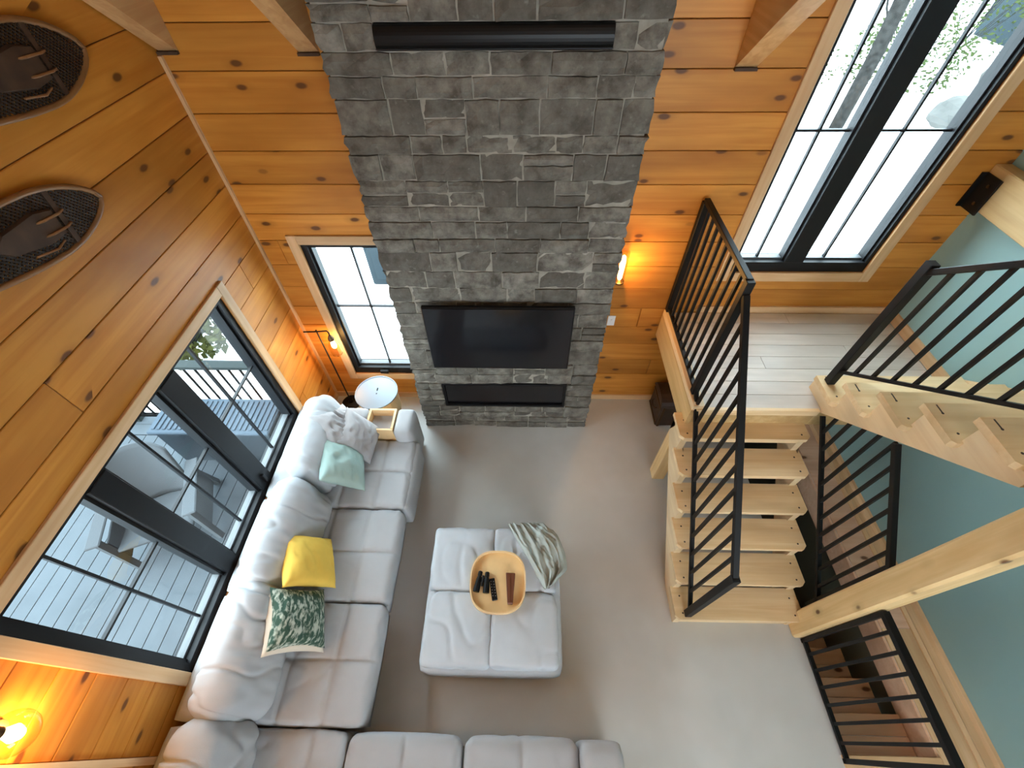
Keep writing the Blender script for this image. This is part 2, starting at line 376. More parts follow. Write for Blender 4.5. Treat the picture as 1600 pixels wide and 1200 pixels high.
def pillow_bm(c, u, v, w, h, t=0.09, seed=0, n=26, wr=.010, crease=1.0):
    bm = B(); u = Vector(u).normalized(); v = Vector(v); v = (v - u * v.dot(u)).normalized(); nn = u.cross(v)
    c = Vector(c); off = Vector((seed * 2.3, seed * 4.1, seed))
    grid = {}
    for s in (1, -1):
        for i in range(n + 1):
            for j in range(n + 1):
                a, b = -1 + 2 * i / n, -1 + 2 * j / n
                edge = i in (0, n) or j in (0, n)
                if s == -1 and edge: grid[(s, i, j)] = grid[(1, i, j)]; continue
                k = 1 - .10 * (1 - a * a) * 1.0 * abs(b) ** 3; k2 = 1 - .10 * (1 - b * b) * abs(a) ** 3
                th = ((1 - a * a) * (1 - b * b)) ** .42 * t
                wv = noise.noise(Vector((a * 1.6 + b, b * 4.5 - a * 1.5, s * 3)) + off); w2 = noise.noise(Vector((a * 7, b * 3, s * 5)) + off)
                th *= 1 + .15 * wv
                th += wr * crease * ((1 - abs(wv) * 2.5) + .5 * w2) * min(1, 4 * (1 - abs(a)) * (1 - abs(b)) + .0)
                grid[(s, i, j)] = bm.verts.new(c + u * (a * w / 2 * k2) + v * (b * h / 2 * k) + nn * s * th)
        for i in range(n):
            for j in range(n):
                q = [grid[(s, i, j)], grid[(s, i + 1, j)], grid[(s, i + 1, j + 1)], grid[(s, i, j + 1)]]
                bm.faces.new(q if s == 1 else q[::-1])
    return bm
def rect_cells(a0, a1, b0, b1, holes):
    """rectangles covering [a0,a1]x[b0,b1] minus holes"""
    bs = sorted({b0, b1} | {h for H in holes for h in H[2:4] if b0 < h < b1}); out = []
    for lo, hi in zip(bs, bs[1:]):
        mid = (lo + hi) / 2; cuts = sorted([(H[0], H[1]) for H in holes if H[2] < mid < H[3]]); x = a0
        for c0, c1 in cuts:
            if c0 > x: out.append((x, min(c0, a1), lo, hi))
            x = max(x, c1)
        if x < a1: out.append((x, a1, lo, hi))
    return out

# ------------------------------------------------------------------ layout numbers (metres)
XL, XR, YF, YB = -2.17, 3.31, 3.08, -4.2
LZ = 1.33                                   # landing height
RUN, RISE = 0.2147, 0.19
WELL = (2.30, 2.94, -0.07, YF)

# ------------------------------------------------------------------ room shell
fl = B()
for c in rect_cells(XL - .2, XR + .2, YB - .2, YF + .2, [WELL]): box(fl, c[0], c[1], c[2], c[3], -.2, 0)
struct('floor', fl, M['floor'], 'smooth grey-brown polished concrete floor of the living room', 'floor')

def plank_wall(name, plane, a0, a1, z0, z1, holes, mat, label, joints):
    """plane 'front' (y=YF, normal -y) or 'left' (x=XL, normal +x); structural wall with a child per plank"""
    th = .135; bm = B()
    for c in rect_cells(a0, a1, z0, z1, holes):
        if plane == 'front': box(bm, c[0], c[1], YF + .02, YF + th, c[2], c[3])
        else: box(bm, XL - th, XL - .02, c[0], c[1], c[2], c[3])
    wobj = struct(name, bm, M['back'], label, 'wall')
    pitch = .2305; k0 = math.floor((z0 - 3.20) / pitch); z = 3.20 + k0 * pitch; r = 0
    while z < z1:
        lo, hi = max(z, z0), min(z + pitch, z1)
        if hi - lo > .02:
            cells = rect_cells(a0, a1, lo, hi, holes)
            # merge vertically stacked cells that touch into notched planks
            segs = []
            full = rect_cells(a0, a1, lo, hi, [h for h in holes if h[2] <= lo + 1e-4 and h[3] >= hi - 1e-4])
            for f in full:
                cuts = [f[0]] + [j for j in joints.get(r, []) if f[0] < j < f[1]] + [f[1]]
                for s0, s1 in zip(cuts, cuts[1:]):
                    sub = [(max(c[0], s0), min(c[1], s1), c[2], c[3]) for c in cells if min(c[1], s1) - max(c[0], s0) > .01]
                    segs.append((s0, s1, sub))
            for s0, s1, sub in segs:
                bm = B(); g = .0022
                for c in sub:
                    x0 = c[0] + (g if c[0] == s0 else 0); x1 = c[1] - (g if c[1] == s1 else 0)
                    l2 = c[2] + (g if abs(c[2] - lo) < 1e-5 else 0); h2 = c[3] - (g if abs(c[3] - hi) < 1e-5 else 0)
                    bv = .003 if len(sub) == 1 else 0
                    if plane == 'front': box(bm, x0, x1, YF, YF + .021, l2, h2, bev=bv)
                    else: box(bm, XL - .021, XL, x0, x1, l2, h2, bev=bv)
                obj('plank', bm, mat, wobj)
        z += pitch; r += 1
    return wobj
W_LEFT = (0.28, 2.40, 0.56, 2.035)          # along y, z
W_SMALL = (-1.83, -1.05, 0.41, 2.02)        # along x, z
W_TALL = (1.74, 2.85, 1.77, 3.72)
plank_wall('wall_front', 'front', XL - .1, XR + .1, -.05, 4.1, [W_SMALL, W_TALL], M['pine_x'], 'front wall of horizontal knotty pine planks behind the stone chimney',
           {3: [1.35], 6: [1.1], 9: [-2.0], 14: [2.9]})
plank_wall('wall_left', 'left', -.14, YF + .05, -.05, 6.6, [W_LEFT], M['pine_y'], 'left wall of horizontal knotty pine planks with the wide window',
           {3: [2.6], 9: [2.75], 11: [1.2], 15: [1.6]})
struct('trim_1', bx(XL - .02, XL + .022, -.175, -.14, -.0, 4.4), M['trim_z'], 'thin vertical pine trim strip ending the planks at the near end of left wall', 'trim')
bm = B()
box(bm, XL - .2, XL, YB - .2, -.175, 0, 6.8)
struct('wall_left_rear', bm, M['pine_y'], 'left wall under the loft, behind the viewpoint', 'wall')
struct('wall_right', bx(XR, XR + .15, YB - .2, YF + .2, -2.0, 6.8), M['teal'], 'teal painted right wall beside the stairs', 'wall')
# rear gable wall with tall windows, behind the viewpoint
bm = B()
for c in rect_cells(XL - .2, XR + .2, 0, 6.9, [(0.0, 2.9, 1.6, 3.8)]): box(bm, c[0], c[1], YB - .2, YB, c[2], c[3])
struct('wall_back', bm, M['pine_x'], 'rear wall behind the viewpoint with its large window opening', 'wall')
# pitched ceiling
SL = math.tan(math.radians(38.6)); Z0 = 3.83; YR = -.55; ZR = Z0 + SL * (YF - YR)
struct('ceiling', extrude_poly(B(), [(YF + .2, Z0 - .2 * SL), (YR, ZR), (YR, ZR + .15), (YF + .2, Z0 - .2 * SL + .15)], 0, XL - .25, XR + .2), M['ceil'], 'sloping pine ceiling rising from the front wall', 'ceiling')
struct('ceiling_rear', extrude_poly(B(), [(YB - .3, ZR - SL * (YR - YB + .3)), (YR, ZR), (YR, ZR + .15), (YB - .3, ZR - SL * (YR - YB + .3) + .15)], 0, XL - .25, XR + .2), M['ceil'], 'rear slope of the pine ceiling', 'ceiling')
for x0, x1, zz, lab in ((-2.155, -2.04, 3.30, 'pine rafter end against the left wall, leftmost of the three'), (-1.325, -1.205, 3.29, 'pine rafter end just left of the stone chimney'), (1.235, 1.36, 3.205, 'pine rafter end between the chimney and the tall window')):
    up = YF - YR
    bm = extrude_poly(B(), [(YF - .002, zz), (YR, zz + SL * up), (YR, ZR - .01), (YF - .002, Z0 - .01)], 0, x0, x1)
    tag(obj('rafter', bm, M['rafter']), lab, 'rafter', 'rafters on the front wall')
    tag(obj('rafter_heel_strip', bx(x0 - .003, x1 + .003, YF - .03, YF - .003, zz - .012, zz + .004), M['hide']), 'thin dark strip at the heel of the ' + lab.split(',')[0], 'plate', 'rafter heel strips')  # thin dark strip along the heel of each rafter

# corner and baseboards
struct('trim_2', bx(XL, XL + .022, YF - .022, YF, .07, 3.28), M['trim_z'], 'slim pine corner trim where left and front walls meet', 'trim')
struct('baseboard_front', bx(XL, XR, YF - .016, YF, 0, .075), M['trim_x'], 'pine baseboard along the front wall', 'baseboard')
struct('baseboard_left', bx(XL, XL + .016, -.14, YF - .016, 0, .075), M['trim_y'], 'pine baseboard along the left wall', 'baseboard')

# ------------------------------------------------------------------ windows
def window(name, plane, holes, cw, mull, munt_a, munt_z, label, fr=.055, sash=.03, casing=True, bot=.085, latch=None):
    a0, a1, z0, z1 = holes
    def WB(bm, u0, u1, v0, v1, d0, d1, bev=0):
        if plane == 'front': return box(bm, u0, u1, YF + d0, YF + d1, v0, v1, bev=bev)
        return box(bm, XL - d1, XL - d0, u0, u1, v0, v1, bev=bev)
    tr = [M['trim_x'] if plane == 'front' else M['trim_y'], M['trim_z']]
    # black outer frame = object's own mesh
    bm = B()
    WB(bm, a0, a0 + fr, z0, z1, .004, .133); WB(bm, a1 - fr, a1, z0, z1, .004, .133)
    WB(bm, a0 + fr, a1 - fr, z0, z0 + bot, .004, .133); WB(bm, a0 + fr, a1 - fr, z1 - .035, z1, .004, .133)
    w_ = struct(name, bm, M['frame'], label, 'window')
    for m0, m1 in mull: obj('mullion', WB(B(), m0, m1, z0 + bot, z1 - .035, -.004, .13, bev=.004), M['frame'], w_)
    # casing boards
    c = cw
    obj('casing', WB(B(), a0 - c, a0, z0 - c, z1 + c, -.022, .0, bev=.003), tr[1], w_)
    obj('casing', WB(B(), a1, a1 + c, z0 - c, z1 + c, -.022, .0, bev=.003), tr[1], w_)
    obj('casing', WB(B(), a0, a1, z1, z1 + c, -.022, .0, bev=.003), tr[0], w_)
    obj('casing', WB(B(), a0, a1, z0 - c, z0, -.022, .0, bev=.003), tr[0], w_)
    edges = [a0 + fr] + [m for mm in mull for m in mm] + [a1 - fr]
    for i in range(0, len(edges), 2):
        s0, s1 = edges[i], edges[i + 1]; b0, b1 = z0 + bot, z1 - .035; s = sash
        bm = B(); WB(bm, s0, s0 + s, b0, b1, .03, .10); WB(bm, s1 - s, s1, b0, b1, .03, .10); WB(bm, s0 + s, s1 - s, b1 - s, b1, .03, .10)
        obj('sash', bm, M['frame'], w_)
        obj('sill_spacer', WB(B(), s0 + s, s1 - s, b0, b0 + s * 1.0, .05, .10), M['vinyl'], w_)
        obj('glass_pane', WB(B(), s0 + s, s1 - s, b0 + s, b1 - s, .066, .070), M['glass'], w_)
        for u in munt_a:
            if s0 < u < s1: obj('muntin', WB(B(), u - .0075, u + .0075, b0 + s, b1 - s, .056, .08), M['frame'], w_)
        for v in munt_z: obj('muntin', WB(B(), s0 + s, s1 - s, v - .0075, v + .0075, .057, .079), M['frame'], w_)
    if latch:
        for (u, v, hz) in latch: obj('latch', WB(B(), u - (.045 if hz else .012), u + (.045 if hz else .012), v - (.02 if hz else .05), v + (.02 if hz else .05), -.03, .006, bev=.004), M['black'], w_)
    return w_
window('window_1', 'left', W_LEFT, .075, [(.90, 1.035), (1.565, 1.725)], [.605, 1.29, 1.965], [1.355], 'wide black-framed window of three panes in the left wall looking onto the deck', latch=[(1.64, .72, False)], fr=.05, sash=.02)
window('window_2', 'front', W_SMALL, .08, [], [-1.44], [1.31], 'small black-framed window left of the stone chimney', latch=[(-1.5, .45, True)], fr=.05, sash=.02)
window('window_3', 'front', W_TALL, .085, [(2.16, 2.31)], [1.95, 2.50], [2.84], 'tall black-framed double window above the stair landing', fr=.03, sash=.015, bot=.09)

# ------------------------------------------------------------------ chimney
CX0, CX1, CY = -1.04, .70, 2.66
FX0, FX1 = -.785, .445
ch = thing('stone_chimney', (-.17, 2.87, 0), 'tall grey-brown stone chimney breast rising through the room', 'chimney')
bm = B()
box(bm, CX0 + .012, CX1 - .012, CY + .25, YF - .001, 0, 3.80)
for c in rect_cells(CX0 + .012, CX1 - .012, 0, 3.80, [(FX0, FX1, .37, .74), (FX0 + .04, FX1 - .01, 3.385, 3.50)]): box(bm, c[0], c[1], CY + .022, CY + .25, c[2], c[3])
obj('mortar_core', bm, M['mortar'], ch)
rnd = random.Random(11)
fixed = [0, .09, .18, .27, .37, .46, .55, .645, .74]
rows = list(fixed); z = .74
targets = [3.385]
while z < 3.385 - .09:
    h = rnd.uniform(.10, .185)
    if 3.385 - (z + h) < .085: h = 3.385 - z
    if h > .21: h = h / 2
    z += h; rows.append(min(z, 3.385))
rows += [3.50, 3.66, 3.80]
def stone_bm(x0, x1, z0, z1, side=0):
    g = .0045; x0 += g * (side >= 0) ; x1 -= g * (side <= 0); z0 += g; z1 -= g
    bm = B(); pr = rnd.uniform(-.012, .012)
    dep = CY + .05
    ny = 3; nx = max(2, int((x1 - x0) / .05))
    nx = min(nx, 7)
    jag = lambda: rnd.uniform(-.010, .010)
    if side: dep = YF - .004
    front = []
    for j in range(ny + 1):
        row = []
        for i in range(nx + 1):
            x = x0 + (x1 - x0) * i / nx; zz = z0 + (z1 - z0) * j / ny
            rim = (i in (0, nx)) or (j in (0, ny))
            y = CY + pr + rnd.uniform(-.007, .005) + (.012 if rim else 0)
            if side == -1 and i == 0: x += jag() - .004
            elif side == 1 and i == nx: x += jag() + .004
            elif i in (0, nx): x += rnd.uniform(-.004, .004)
            else: x += rnd.uniform(-.006, .006)
            if j in (0, ny): zz += rnd.uniform(-.0035, .0035)
            row.append(bm.verts.new((x, y, zz)))
        front.append(row)
    for j in range(ny):
        for i in range(nx): bm.faces.new((front[j][i], front[j][i + 1], front[j + 1][i + 1], front[j + 1][i]))
    loop = [front[0][i] for i in range(nx + 1)] + [front[j][nx] for j in range(1, ny + 1)] + [front[ny][i] for i in range(nx - 1, -1, -1)] + [front[j][0] for j in range(ny - 1, 0, -1)]
    back = [bm.verts.new((v.co.x, dep, v.co.z)) for v in loop]
    for i in range(len(loop)): bm.faces.new((loop[i], back[i], back[(i + 1) % len(loop)], loop[(i + 1) % len(loop)]))
    return bm
for zi, (z0, z1) in enumerate(zip(rows, rows[1:])):
    spans = [(CX0, CX1)]
    if .36 < z0 < .73: spans = [(CX0, FX0), (FX1, CX1)]
    if 3.38 < z0 < 3.49: spans = [(CX0, FX0 + .04), (FX1 - .01, CX1)]
    for s0, s1 in spans:
        x = s0
        while x < s1 - .001:
            wd = rnd.uniform(.14, .42) if s1 - s0 > .5 else (s1 - s0) * rnd.choice([1, .5, .45])
            if s1 - (x + wd) < .11: wd = s1 - x
            if wd > .55: wd /= 2
            side = -1 if abs(x - CX0) < .001 else (1 if abs(x + wd - CX1) < .001 else 0)
            # some stones split into two thin courses
            if z1 - z0 > .13 and rnd.random() < .14:
                zm = z0 + (z1 - z0) * rnd.uniform(.4, .6)
                obj('stone', stone_bm(x, x + wd, z0, zm, side), M['stone'], ch); obj('stone', stone_bm(x, x + wd, zm, z1, side), M['stone'], ch)
            else: obj('stone', stone_bm(x, x + wd, z0, z1, side), M['stone'], ch)
            x += wd
# firebox and vent in the chimney
fp = thing('fireplace_insert', (-.17, 2.8, .37), 'black linear fireplace insert low in the stone chimney', 'fireplace')
bm = B()
box(bm, FX0, FX1, CY + .18, CY + .20, .37, .74); box(bm, FX0, FX0 + .012, CY + .012, CY + .18, .37, .74); box(bm, FX1 - .012, FX1, CY + .012, CY + .18, .37, .74)
box(bm, FX0, FX1, CY + .012, CY + .18, .37, .382); box(bm, FX0, FX1, CY + .012, CY + .18, .728, .74)
obj('firebox', bm, M['black'], fp)
obj('glass_front', bx(FX0 + .02, FX1 - .02, CY + .03, CY + .036, .39, .72), M['screen'], fp)
bm = B(); box(bm, FX0, FX1, CY + .006, CY + .022, .37, .395); box(bm, FX0, FX1, CY + .006, CY + .022, .715, .74); box(bm, FX0, FX0 + .02, CY + .006, CY + .022, .395, .715); box(bm, FX1 - .02, FX1, CY + .006, CY + .022, .395, .715)
obj('surround', bm, M['black'], fp)
vt = thing('heat_vent', (-.155, CY, 3.385), 'long black curved heat vent high in the chimney stone', 'vent')
pts = [(CY + .04, 3.389)] + [(CY + .01 - .035 * math.sin(t), 3.389 + .107 * (1 - math.cos(t)) / 2) for t in [math.pi * i / 12 for i in range(13)]] + [(CY + .04, 3.496)]
obj('curved_cover', extrude_poly(B(), pts, 0, -.744, .434), M['tvbody'], vt, smooth=False)
obj('slot_lip', bx(-.744, .434, CY - .028, CY - .02, 3.40, 3.404), M['black'], vt)

# television
tv = thing('television', (-.19, 2.6, 1.06), 'large flat black television on the stone chimney', 'television')
obj('casing', bx(-.80, .415, 2.585, 2.622, 1.06, 1.775, bev=.006), M['tvbody'], tv)
obj('screen', bx(-.789, .404, 2.580, 2.5855, 1.078, 1.764), M['screen'], tv)
obj('wall_bracket', bx(-.4, .05, 2.62, 2.655, 1.25, 1.6), M['black'], tv)

# ------------------------------------------------------------------ stairs
def rail(name, loc, label, group=None): return thing(name, loc, label, 'railing', group)
def tread_bm(x0, x1, y0, y1, zt, th=.038, ch_=.03):
    """y0 = nosing side; clipped corners at the nosing"""
    s = 1 if y1 > y0 else -1
    pts = [(x0, y1), (x0, y0 + s * ch_), (x0 + ch_, y0), (x1 - ch_, y0), (x1, y0 + s * ch_), (x1, y1)]
    return extrude_poly(B(), pts, 2, zt - th, zt)
# lower flight
SX0, SX1 = 1.24, 2.24
low = thing('lower_staircase', (1.74, .75, 0), 'light wooden open-riser staircase rising from the floor to the landing', 'staircase')
for x0 in (SX0 + .02, SX1 - .07):
    pts = [(.76, 0)]; 
    for i in range(6):
        y = .765 + RUN * i
        pts += [(y, RISE * (i + 1) - .038), (y + RUN, RISE * (i + 1) - .038)]
    pts += [(1.965, LZ - .19), (2.05, LZ - .30), (2.05, LZ - .42), (1.10, .04), (1.03, 0)]
    # remove the doubled corner, keep a simple sawtooth
    obj('stringer', extrude_poly(B(), pts, 0, x0, x0 + .05), M['stair_y'], low)
for i in range(6):
    y = .745 + RUN * i; zt = RISE * (i + 1)
    t = obj('tread', tread_bm(SX0, SX1, y, y + RUN + .03, zt), M['stair_x'], low)
    bm = B()
    for px in (SX0 + .06, SX1 - .06):
        for py in (y + .045, y + .17): cyl(bm, (px, py, zt - .002), (px, py, zt + .0012), .007, n=8)
    obj('screw_plugs', bm, M['trunk'], t)
    if i == 0: obj('riser', bx(SX0 + .05, SX1 - .05, y + .02, y + .04, 0, zt - .038), M['stair_x'], low)
    else: obj('riser_cleat', bx(SX0 + .07, SX1 - .07, y + .022, y + .04, zt - RISE * .45, zt - .038), M['stair_x'], low)
# landing
land = thing('stair_landing', (2.3, 2.5, LZ), 'square stair landing with whitewashed boards below the tall window', 'landing')
LX0, LY0 = 1.30, 1.97
n = 8; wd = (YF - .02 - LY0) / n
for i in range(n):
    y0 = LY0 + wd * i; jx = [None, 2.5, None, 2.0, 2.75, None, 1.9, 2.4][i]
    for a, b in ([(LX0 + .09, XR - .02)] if jx is None else [(LX0 + .09, jx), (jx, XR - .02)]):
        obj('floor_board', bx(a + .001, b - .001, y0 + .0012, y0 + wd - .0012, LZ - .02, LZ, bev=.0015), M['pale_x'], land)
obj('edge_curb', bx(LX0, LX0 + .09, LY0 - .01, YF - .02, LZ - .02, LZ + .035, bev=.004), M['stair_y'], land)
obj('side_fascia', bx(LX0 - .0, LX0 + .035, LY0 - .01, YF - .02, LZ - .28, LZ - .02), M['beam_y'], land)
obj('front_nosing', bx(LX0 + .035, 2.26, LY0 - .022, LY0 + .01, LZ - .06, LZ + .002, bev=.004), M['stair_x'], land)
obj('front_fascia', bx(LX0 + .035, 2.26, LY0 + .0, LY0 + .035, LZ - .26, LZ - .06), M['beam_y'], land)
obj('joist_frame', bx(LX0 + .04, XR - .02, LY0 + .04, YF - .02, LZ - .26, LZ - .021), M['beam_y'], land)
tag(obj('landing_post', bx(1.33, 1.45, 2.05, 2.17, 0, LZ - .265, bev=.006), M['beam_z']), 'short square wooden post under the near corner of the landing', 'post')
struct('baseboard_landing', bx(XR - .018, XR, LY0 + .1, YF, LZ + .001, LZ + .10), M['trim_y'], 'pale wood baseboard along the teal wall on the landing', 'baseboard')
struct('trim_3', bx(LX0 + .3, XR, YF - .018, YF, LZ + .001, LZ + .07), M['trim_x'], 'pine baseboard behind the landing under the tall window', 'trim')
# upper flight
UX = 2.22
up = thing('upper_staircase', (2.75, 1.6, LZ), 'light wooden staircase climbing from the landing towards the loft', 'staircase')
zu = lambda i: 1.51 + .188 * i
yu = lambda i: 2.155 - .2268 * i
for x0 in (UX + .05, XR - .07):
    pts = [(2.19, LZ - .02), (2.19, LZ + .10), (2.09, zu(0) - .04)]
    for i in range(5):
        pts += [(yu(i) - .245, zu(i) - .04)] + ([(yu(i) - .245, zu(i + 1) - .04)] if i < 4 else [])
    pts += [(.93, zu(4) - .04), (.93, 2.16), (1.99, 1.30 - .02), (2.10, LZ - .06)]
    obj('stringer', extrude_poly(B(), pts, 0, x0, x0 + .05), M['stair_y'], up)
for i in range(5):
    t = obj('tread', tread_bm(UX, XR - .005, yu(i), yu(i) - .262, zu(i), th=.042, ch_=.0), M['stair_x'], up) if False else None
    bm = extrude_poly(B(), [(UX, yu(i)), (XR - .022, yu(i)), (XR - .022, yu(i) - .262), (UX + .02, yu(i) - .262), (UX, yu(i) - .242)], 2, zu(i) - .042, zu(i))
    t = obj('tread', bm, M['stair_x'], up)
    bm = B()
    for py in (yu(i) - .07, yu(i) - .20): cyl(bm, (UX + .06, py, zu(i) - .002), (UX + .06, py, zu(i) + .0012), .007, n=8)
    box(bm, UX + .056, UX + .064, yu(i) - .07, yu(i) - .012, zu(i) - .001, zu(i) + .0008)
    obj('screw_plugs', bm, M['trunk'], t)
obj('wall_skirt', extrude_poly(B(), [(2.17, LZ + .10), (2.17, 1.47), (.93, 1.47 + 1.24 * .83), (.93, 1.47 + 1.24 * .83 - .3), (2.0, LZ + .05)], 0, XR - .019, XR - .001), M['stair_y'], up)
# loft floor edge behind / right of the frame
tag(obj('loft_floor', bx(UX, XR - .001, -1.2, .92, 2.25, 2.45), M['stair_y']), 'end of the loft floor where the upper stairs arrive', 'loft floor')
# timber post
tag(obj('timber_post', bx(2.20, 2.335, .665, .83, 0, 5.6, bev=.014), M['beam_z']), 'thick square timber post beside the foot of the stairs', 'post')

def railing(name, loc, label, bot, top, newels, step, w=.040, off=None, balx=.020, nb=None, newel_w=.05, slope_top=None):
    r = rail(name, loc, label)
    b0, b1 = map(Vector, bot); t0, t1 = map(Vector, top)
    obj('bottom_rail', bar(B(), b0, b1, .03, .022), M['black'], r)
    obj('top_rail', bar(B(), t0, t1, w, .035, bev=.003), M['black'], r)
    for a, b in newels: obj('newel_post', bar(B(), a, b, newel_w, newel_w, up=(0, 1, 0), bev=.003), M['black'], r)
    n_ = nb
    for i in range(1, n_ + 1):
        f = i / (n_ + 1); pb, pt = b0.lerp(b1, f), t0.lerp(t1, f)
        if slope_top:      # balusters end under the stringer of the stairs above
            pt = Vector((pb.x, pb.y, min(t0.z + (t1.z - t0.z) * (pb.y - t0.y) / (t1.y - t0.y), 1.30 + (1.99 - pb.y) * .815)))
        obj('baluster', bar(B(), pb, pt, balx, balx, up=(0, 1, 0)), M['black'], r)
    return r
GX = 1.335
railing('landing_guard', (GX, 2.5, LZ), 'black metal guard railing along the left edge of the landing',
        ((GX, 2.12, LZ + .07), (GX, 3.03, LZ + .07)), ((GX, 2.10, 2.41), (GX, 3.05, 2.41)),
        [((GX, 2.095, LZ + .035), (GX, 2.095, 2.42)), ((GX, 3.045, LZ + .035), (GX, 3.045, 2.40))], .1, nb=8)
railing('stair_railing', (GX, 1.4, .19), 'black metal stair railing on the left side of the lower stairs',
        ((GX, .80, .27), (GX, 2.09, 1.43)), ((GX, .79, 1.155), (GX, 2.07, 2.33)),
        [((GX, .785, .19), (GX, .785, 1.175))], .1, nb=11)
RX = 2.284
railing('stair_railing', (RX, 1.4, .2), 'black metal stair railing on the right side of the lower stairs over the stairwell',
        ((RX, .84, .36), (RX, 1.93, 1.30)), ((RX, .85, 1.20), (RX, 1.43, 1.72)),
        [((RX + .01, .852, .21), (RX + .01, .852, 1.19))], .1, nb=10, slope_top=(1.70, -.83))
UR = 2.285
railing('upper_railing', (UR, 1.6, 1.5), 'black metal railing climbing the upper stairs from the landing',
        ((UR, 2.09, 1.63), (UR, .95, 1.63 + 1.14 * .87)), ((UR, 2.07, 2.50), (UR, .95, 2.50 + 1.12 * .87)),
        [((UR, 2.09, 1.511), (UR, 2.09, 2.55))], .1, nb=9, newel_w=.055)
WX = 2.275
railing('stairwell_guard', (WX, .3, 0), 'black metal guard railing beside the stairwell opening in the floor',
        ((WX, .655, .03), (WX, -.09, .03)), ((WX, .655, 1.0), (WX, -.09, 1.0)),
        [((WX, .645, 0), (WX, .645, 1.01)), ((WX, -.08, 0), (WX, -.08, 1.01))], .1, nb=6, w=.05, newel_w=.03)

# stairwell and basement flight
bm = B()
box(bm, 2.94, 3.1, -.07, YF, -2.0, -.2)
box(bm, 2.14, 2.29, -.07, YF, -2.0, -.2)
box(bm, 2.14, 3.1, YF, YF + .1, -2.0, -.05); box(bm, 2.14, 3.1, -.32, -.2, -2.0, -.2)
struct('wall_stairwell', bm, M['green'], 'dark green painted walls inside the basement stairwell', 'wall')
struct('floor_basement', bx(2.2, 3.1, -1, YF + .1, -2.05, -1.9), M['floor'], 'dark basement floor at the foot of the stairwell', 'floor')
struct('trim_4', bx(2.922, 2.94, -.07, YF - .02, -.22, .0), M['down_x'], 'wood apron board around the stairwell edge', 'trim')
for k, (a, b) in enumerate([(-.6, .75), (.75, 1.75), (1.75, YF - .02)]):
    struct('trim_%d' % (5 + k), bx(2.941, 3.17, a + .001, b - .001, .0005, .012, bev=.002), M['down_x'] if k else M['trim_y'], ['flat wooden ledge between the stairwell and the teal wall near the bottom of view', 'flat wooden ledge beside the stairwell under the upper stairs', 'flat wooden ledge beside the stairwell at the front wall end'][k], 'trim')
bm = extrude_poly(B(), [(3.17, .0), (3.17, .022), (3.20, .030), (3.215, .018), (3.27, .022), (3.285, .05), (XR - .001, .055), (XR - .001, 0)], 1, -.6, YF - .02)
struct('baseboard_right', bm, M['trim_y'], 'moulded pale wood baseboard along the foot of the teal wall', 'baseboard')
dn = thing('basement_staircase', (2.6, .5, -.2), 'pinkish wooden basement stairs descending below the upper stairs', 'staircase')
for i in range(8):
    y0 = -.07 + .245 * i; zt = -.19 * (i + 1)
    for q in (0, 1): obj('tread_board', bx(2.295, 2.918, y0 + .135 * q + .001, y0 + .135 * (q + 1) - .002, zt - .035, zt, bev=.003), M['down_x'], dn)
    obj('riser', bx(2.297, 2.916, y0 - .0, y0 + .018, zt + .001, zt + .153), M['down_x'], dn)
obj('top_nosing', bx(2.262, 2.94, -.19, -.045, -.02, .014, bev=.004), M['trim_x'], dn)
# beam with bracket on the teal wall
tag(obj('wall_beam', bx(3.20, XR - .001, 1.35, YF - .001, 2.385, 2.655, bev=.006), M['beam_y']), 'heavy light wood beam running along the teal wall above the landing', 'beam')
br = thing('beam_bracket', (3.2, YF, 2.4), 'black steel bracket fixing the beam to the front wall', 'bracket')
bm = B(); box(bm, 3.155, 3.199, YF - .014, YF - .002, 2.36, 2.60); box(bm, 3.186, 3.1985, YF - .15, YF - .014, 2.36, 2.60)
obj('angle_plate', bm, M['black'], br)
bm = B()
for z_ in (2.42, 2.54): cyl(bm, (3.1855, YF - .09, z_), (3.180, YF - .09, z_), .012, n=6)
obj('bolts', bm, M['brass'], br)

# ------------------------------------------------------------------ sofa
sf = thing('sectional_sofa', (-1.5, .8, 0), 'large light grey L-shaped sectional sofa along the left wall', 'sofa')
F = M['fabric']
def S(name, *a, mat=None, **k): return obj(name, soft(*a, **k), mat or F, sf, smooth=True)
secs = [(1.51, 2.475), (.765, 1.505), (.02, .76)]
for k, (y0, y1) in enumerate(secs):
    S('base', (-1.585, (y0 + y1) / 2, .15), (1.06, y1 - y0 - .006, .22), r=.02, bulge=(0, 0, 0), wr=.001, n=(4, 4, 2), seed=k)
    S('back_frame', (-2.035, (y0 + y1) / 2, .335), (.24, y1 - y0 - .006, .59), r=.03, bulge=(0, 0, .006), wr=.002, n=(6, 12, 6), seed=k + 4)
for k, (y0, y1) in enumerate([(1.51, 2.205), (.765, 1.505), (.02, .76)]):
    cy = (y0 + y1) / 2
    S('seat_cushion', (-1.475, cy, .352), (.93, y1 - y0 - .006, .19), r=.045, bulge=(.015, .004, .012), seams=[(0, .19), (0, -.12), (1, 0.0)], wr=.0035, n=(60, 50, 8), seed=k + 10, sd=.014, sw=.012)
S('seat_front', (-1.03, 1.86, .25), (.10, .69, .33), r=.03, bulge=(.01, 0, 0), wr=.002, n=(4, 20, 8), seed=77)
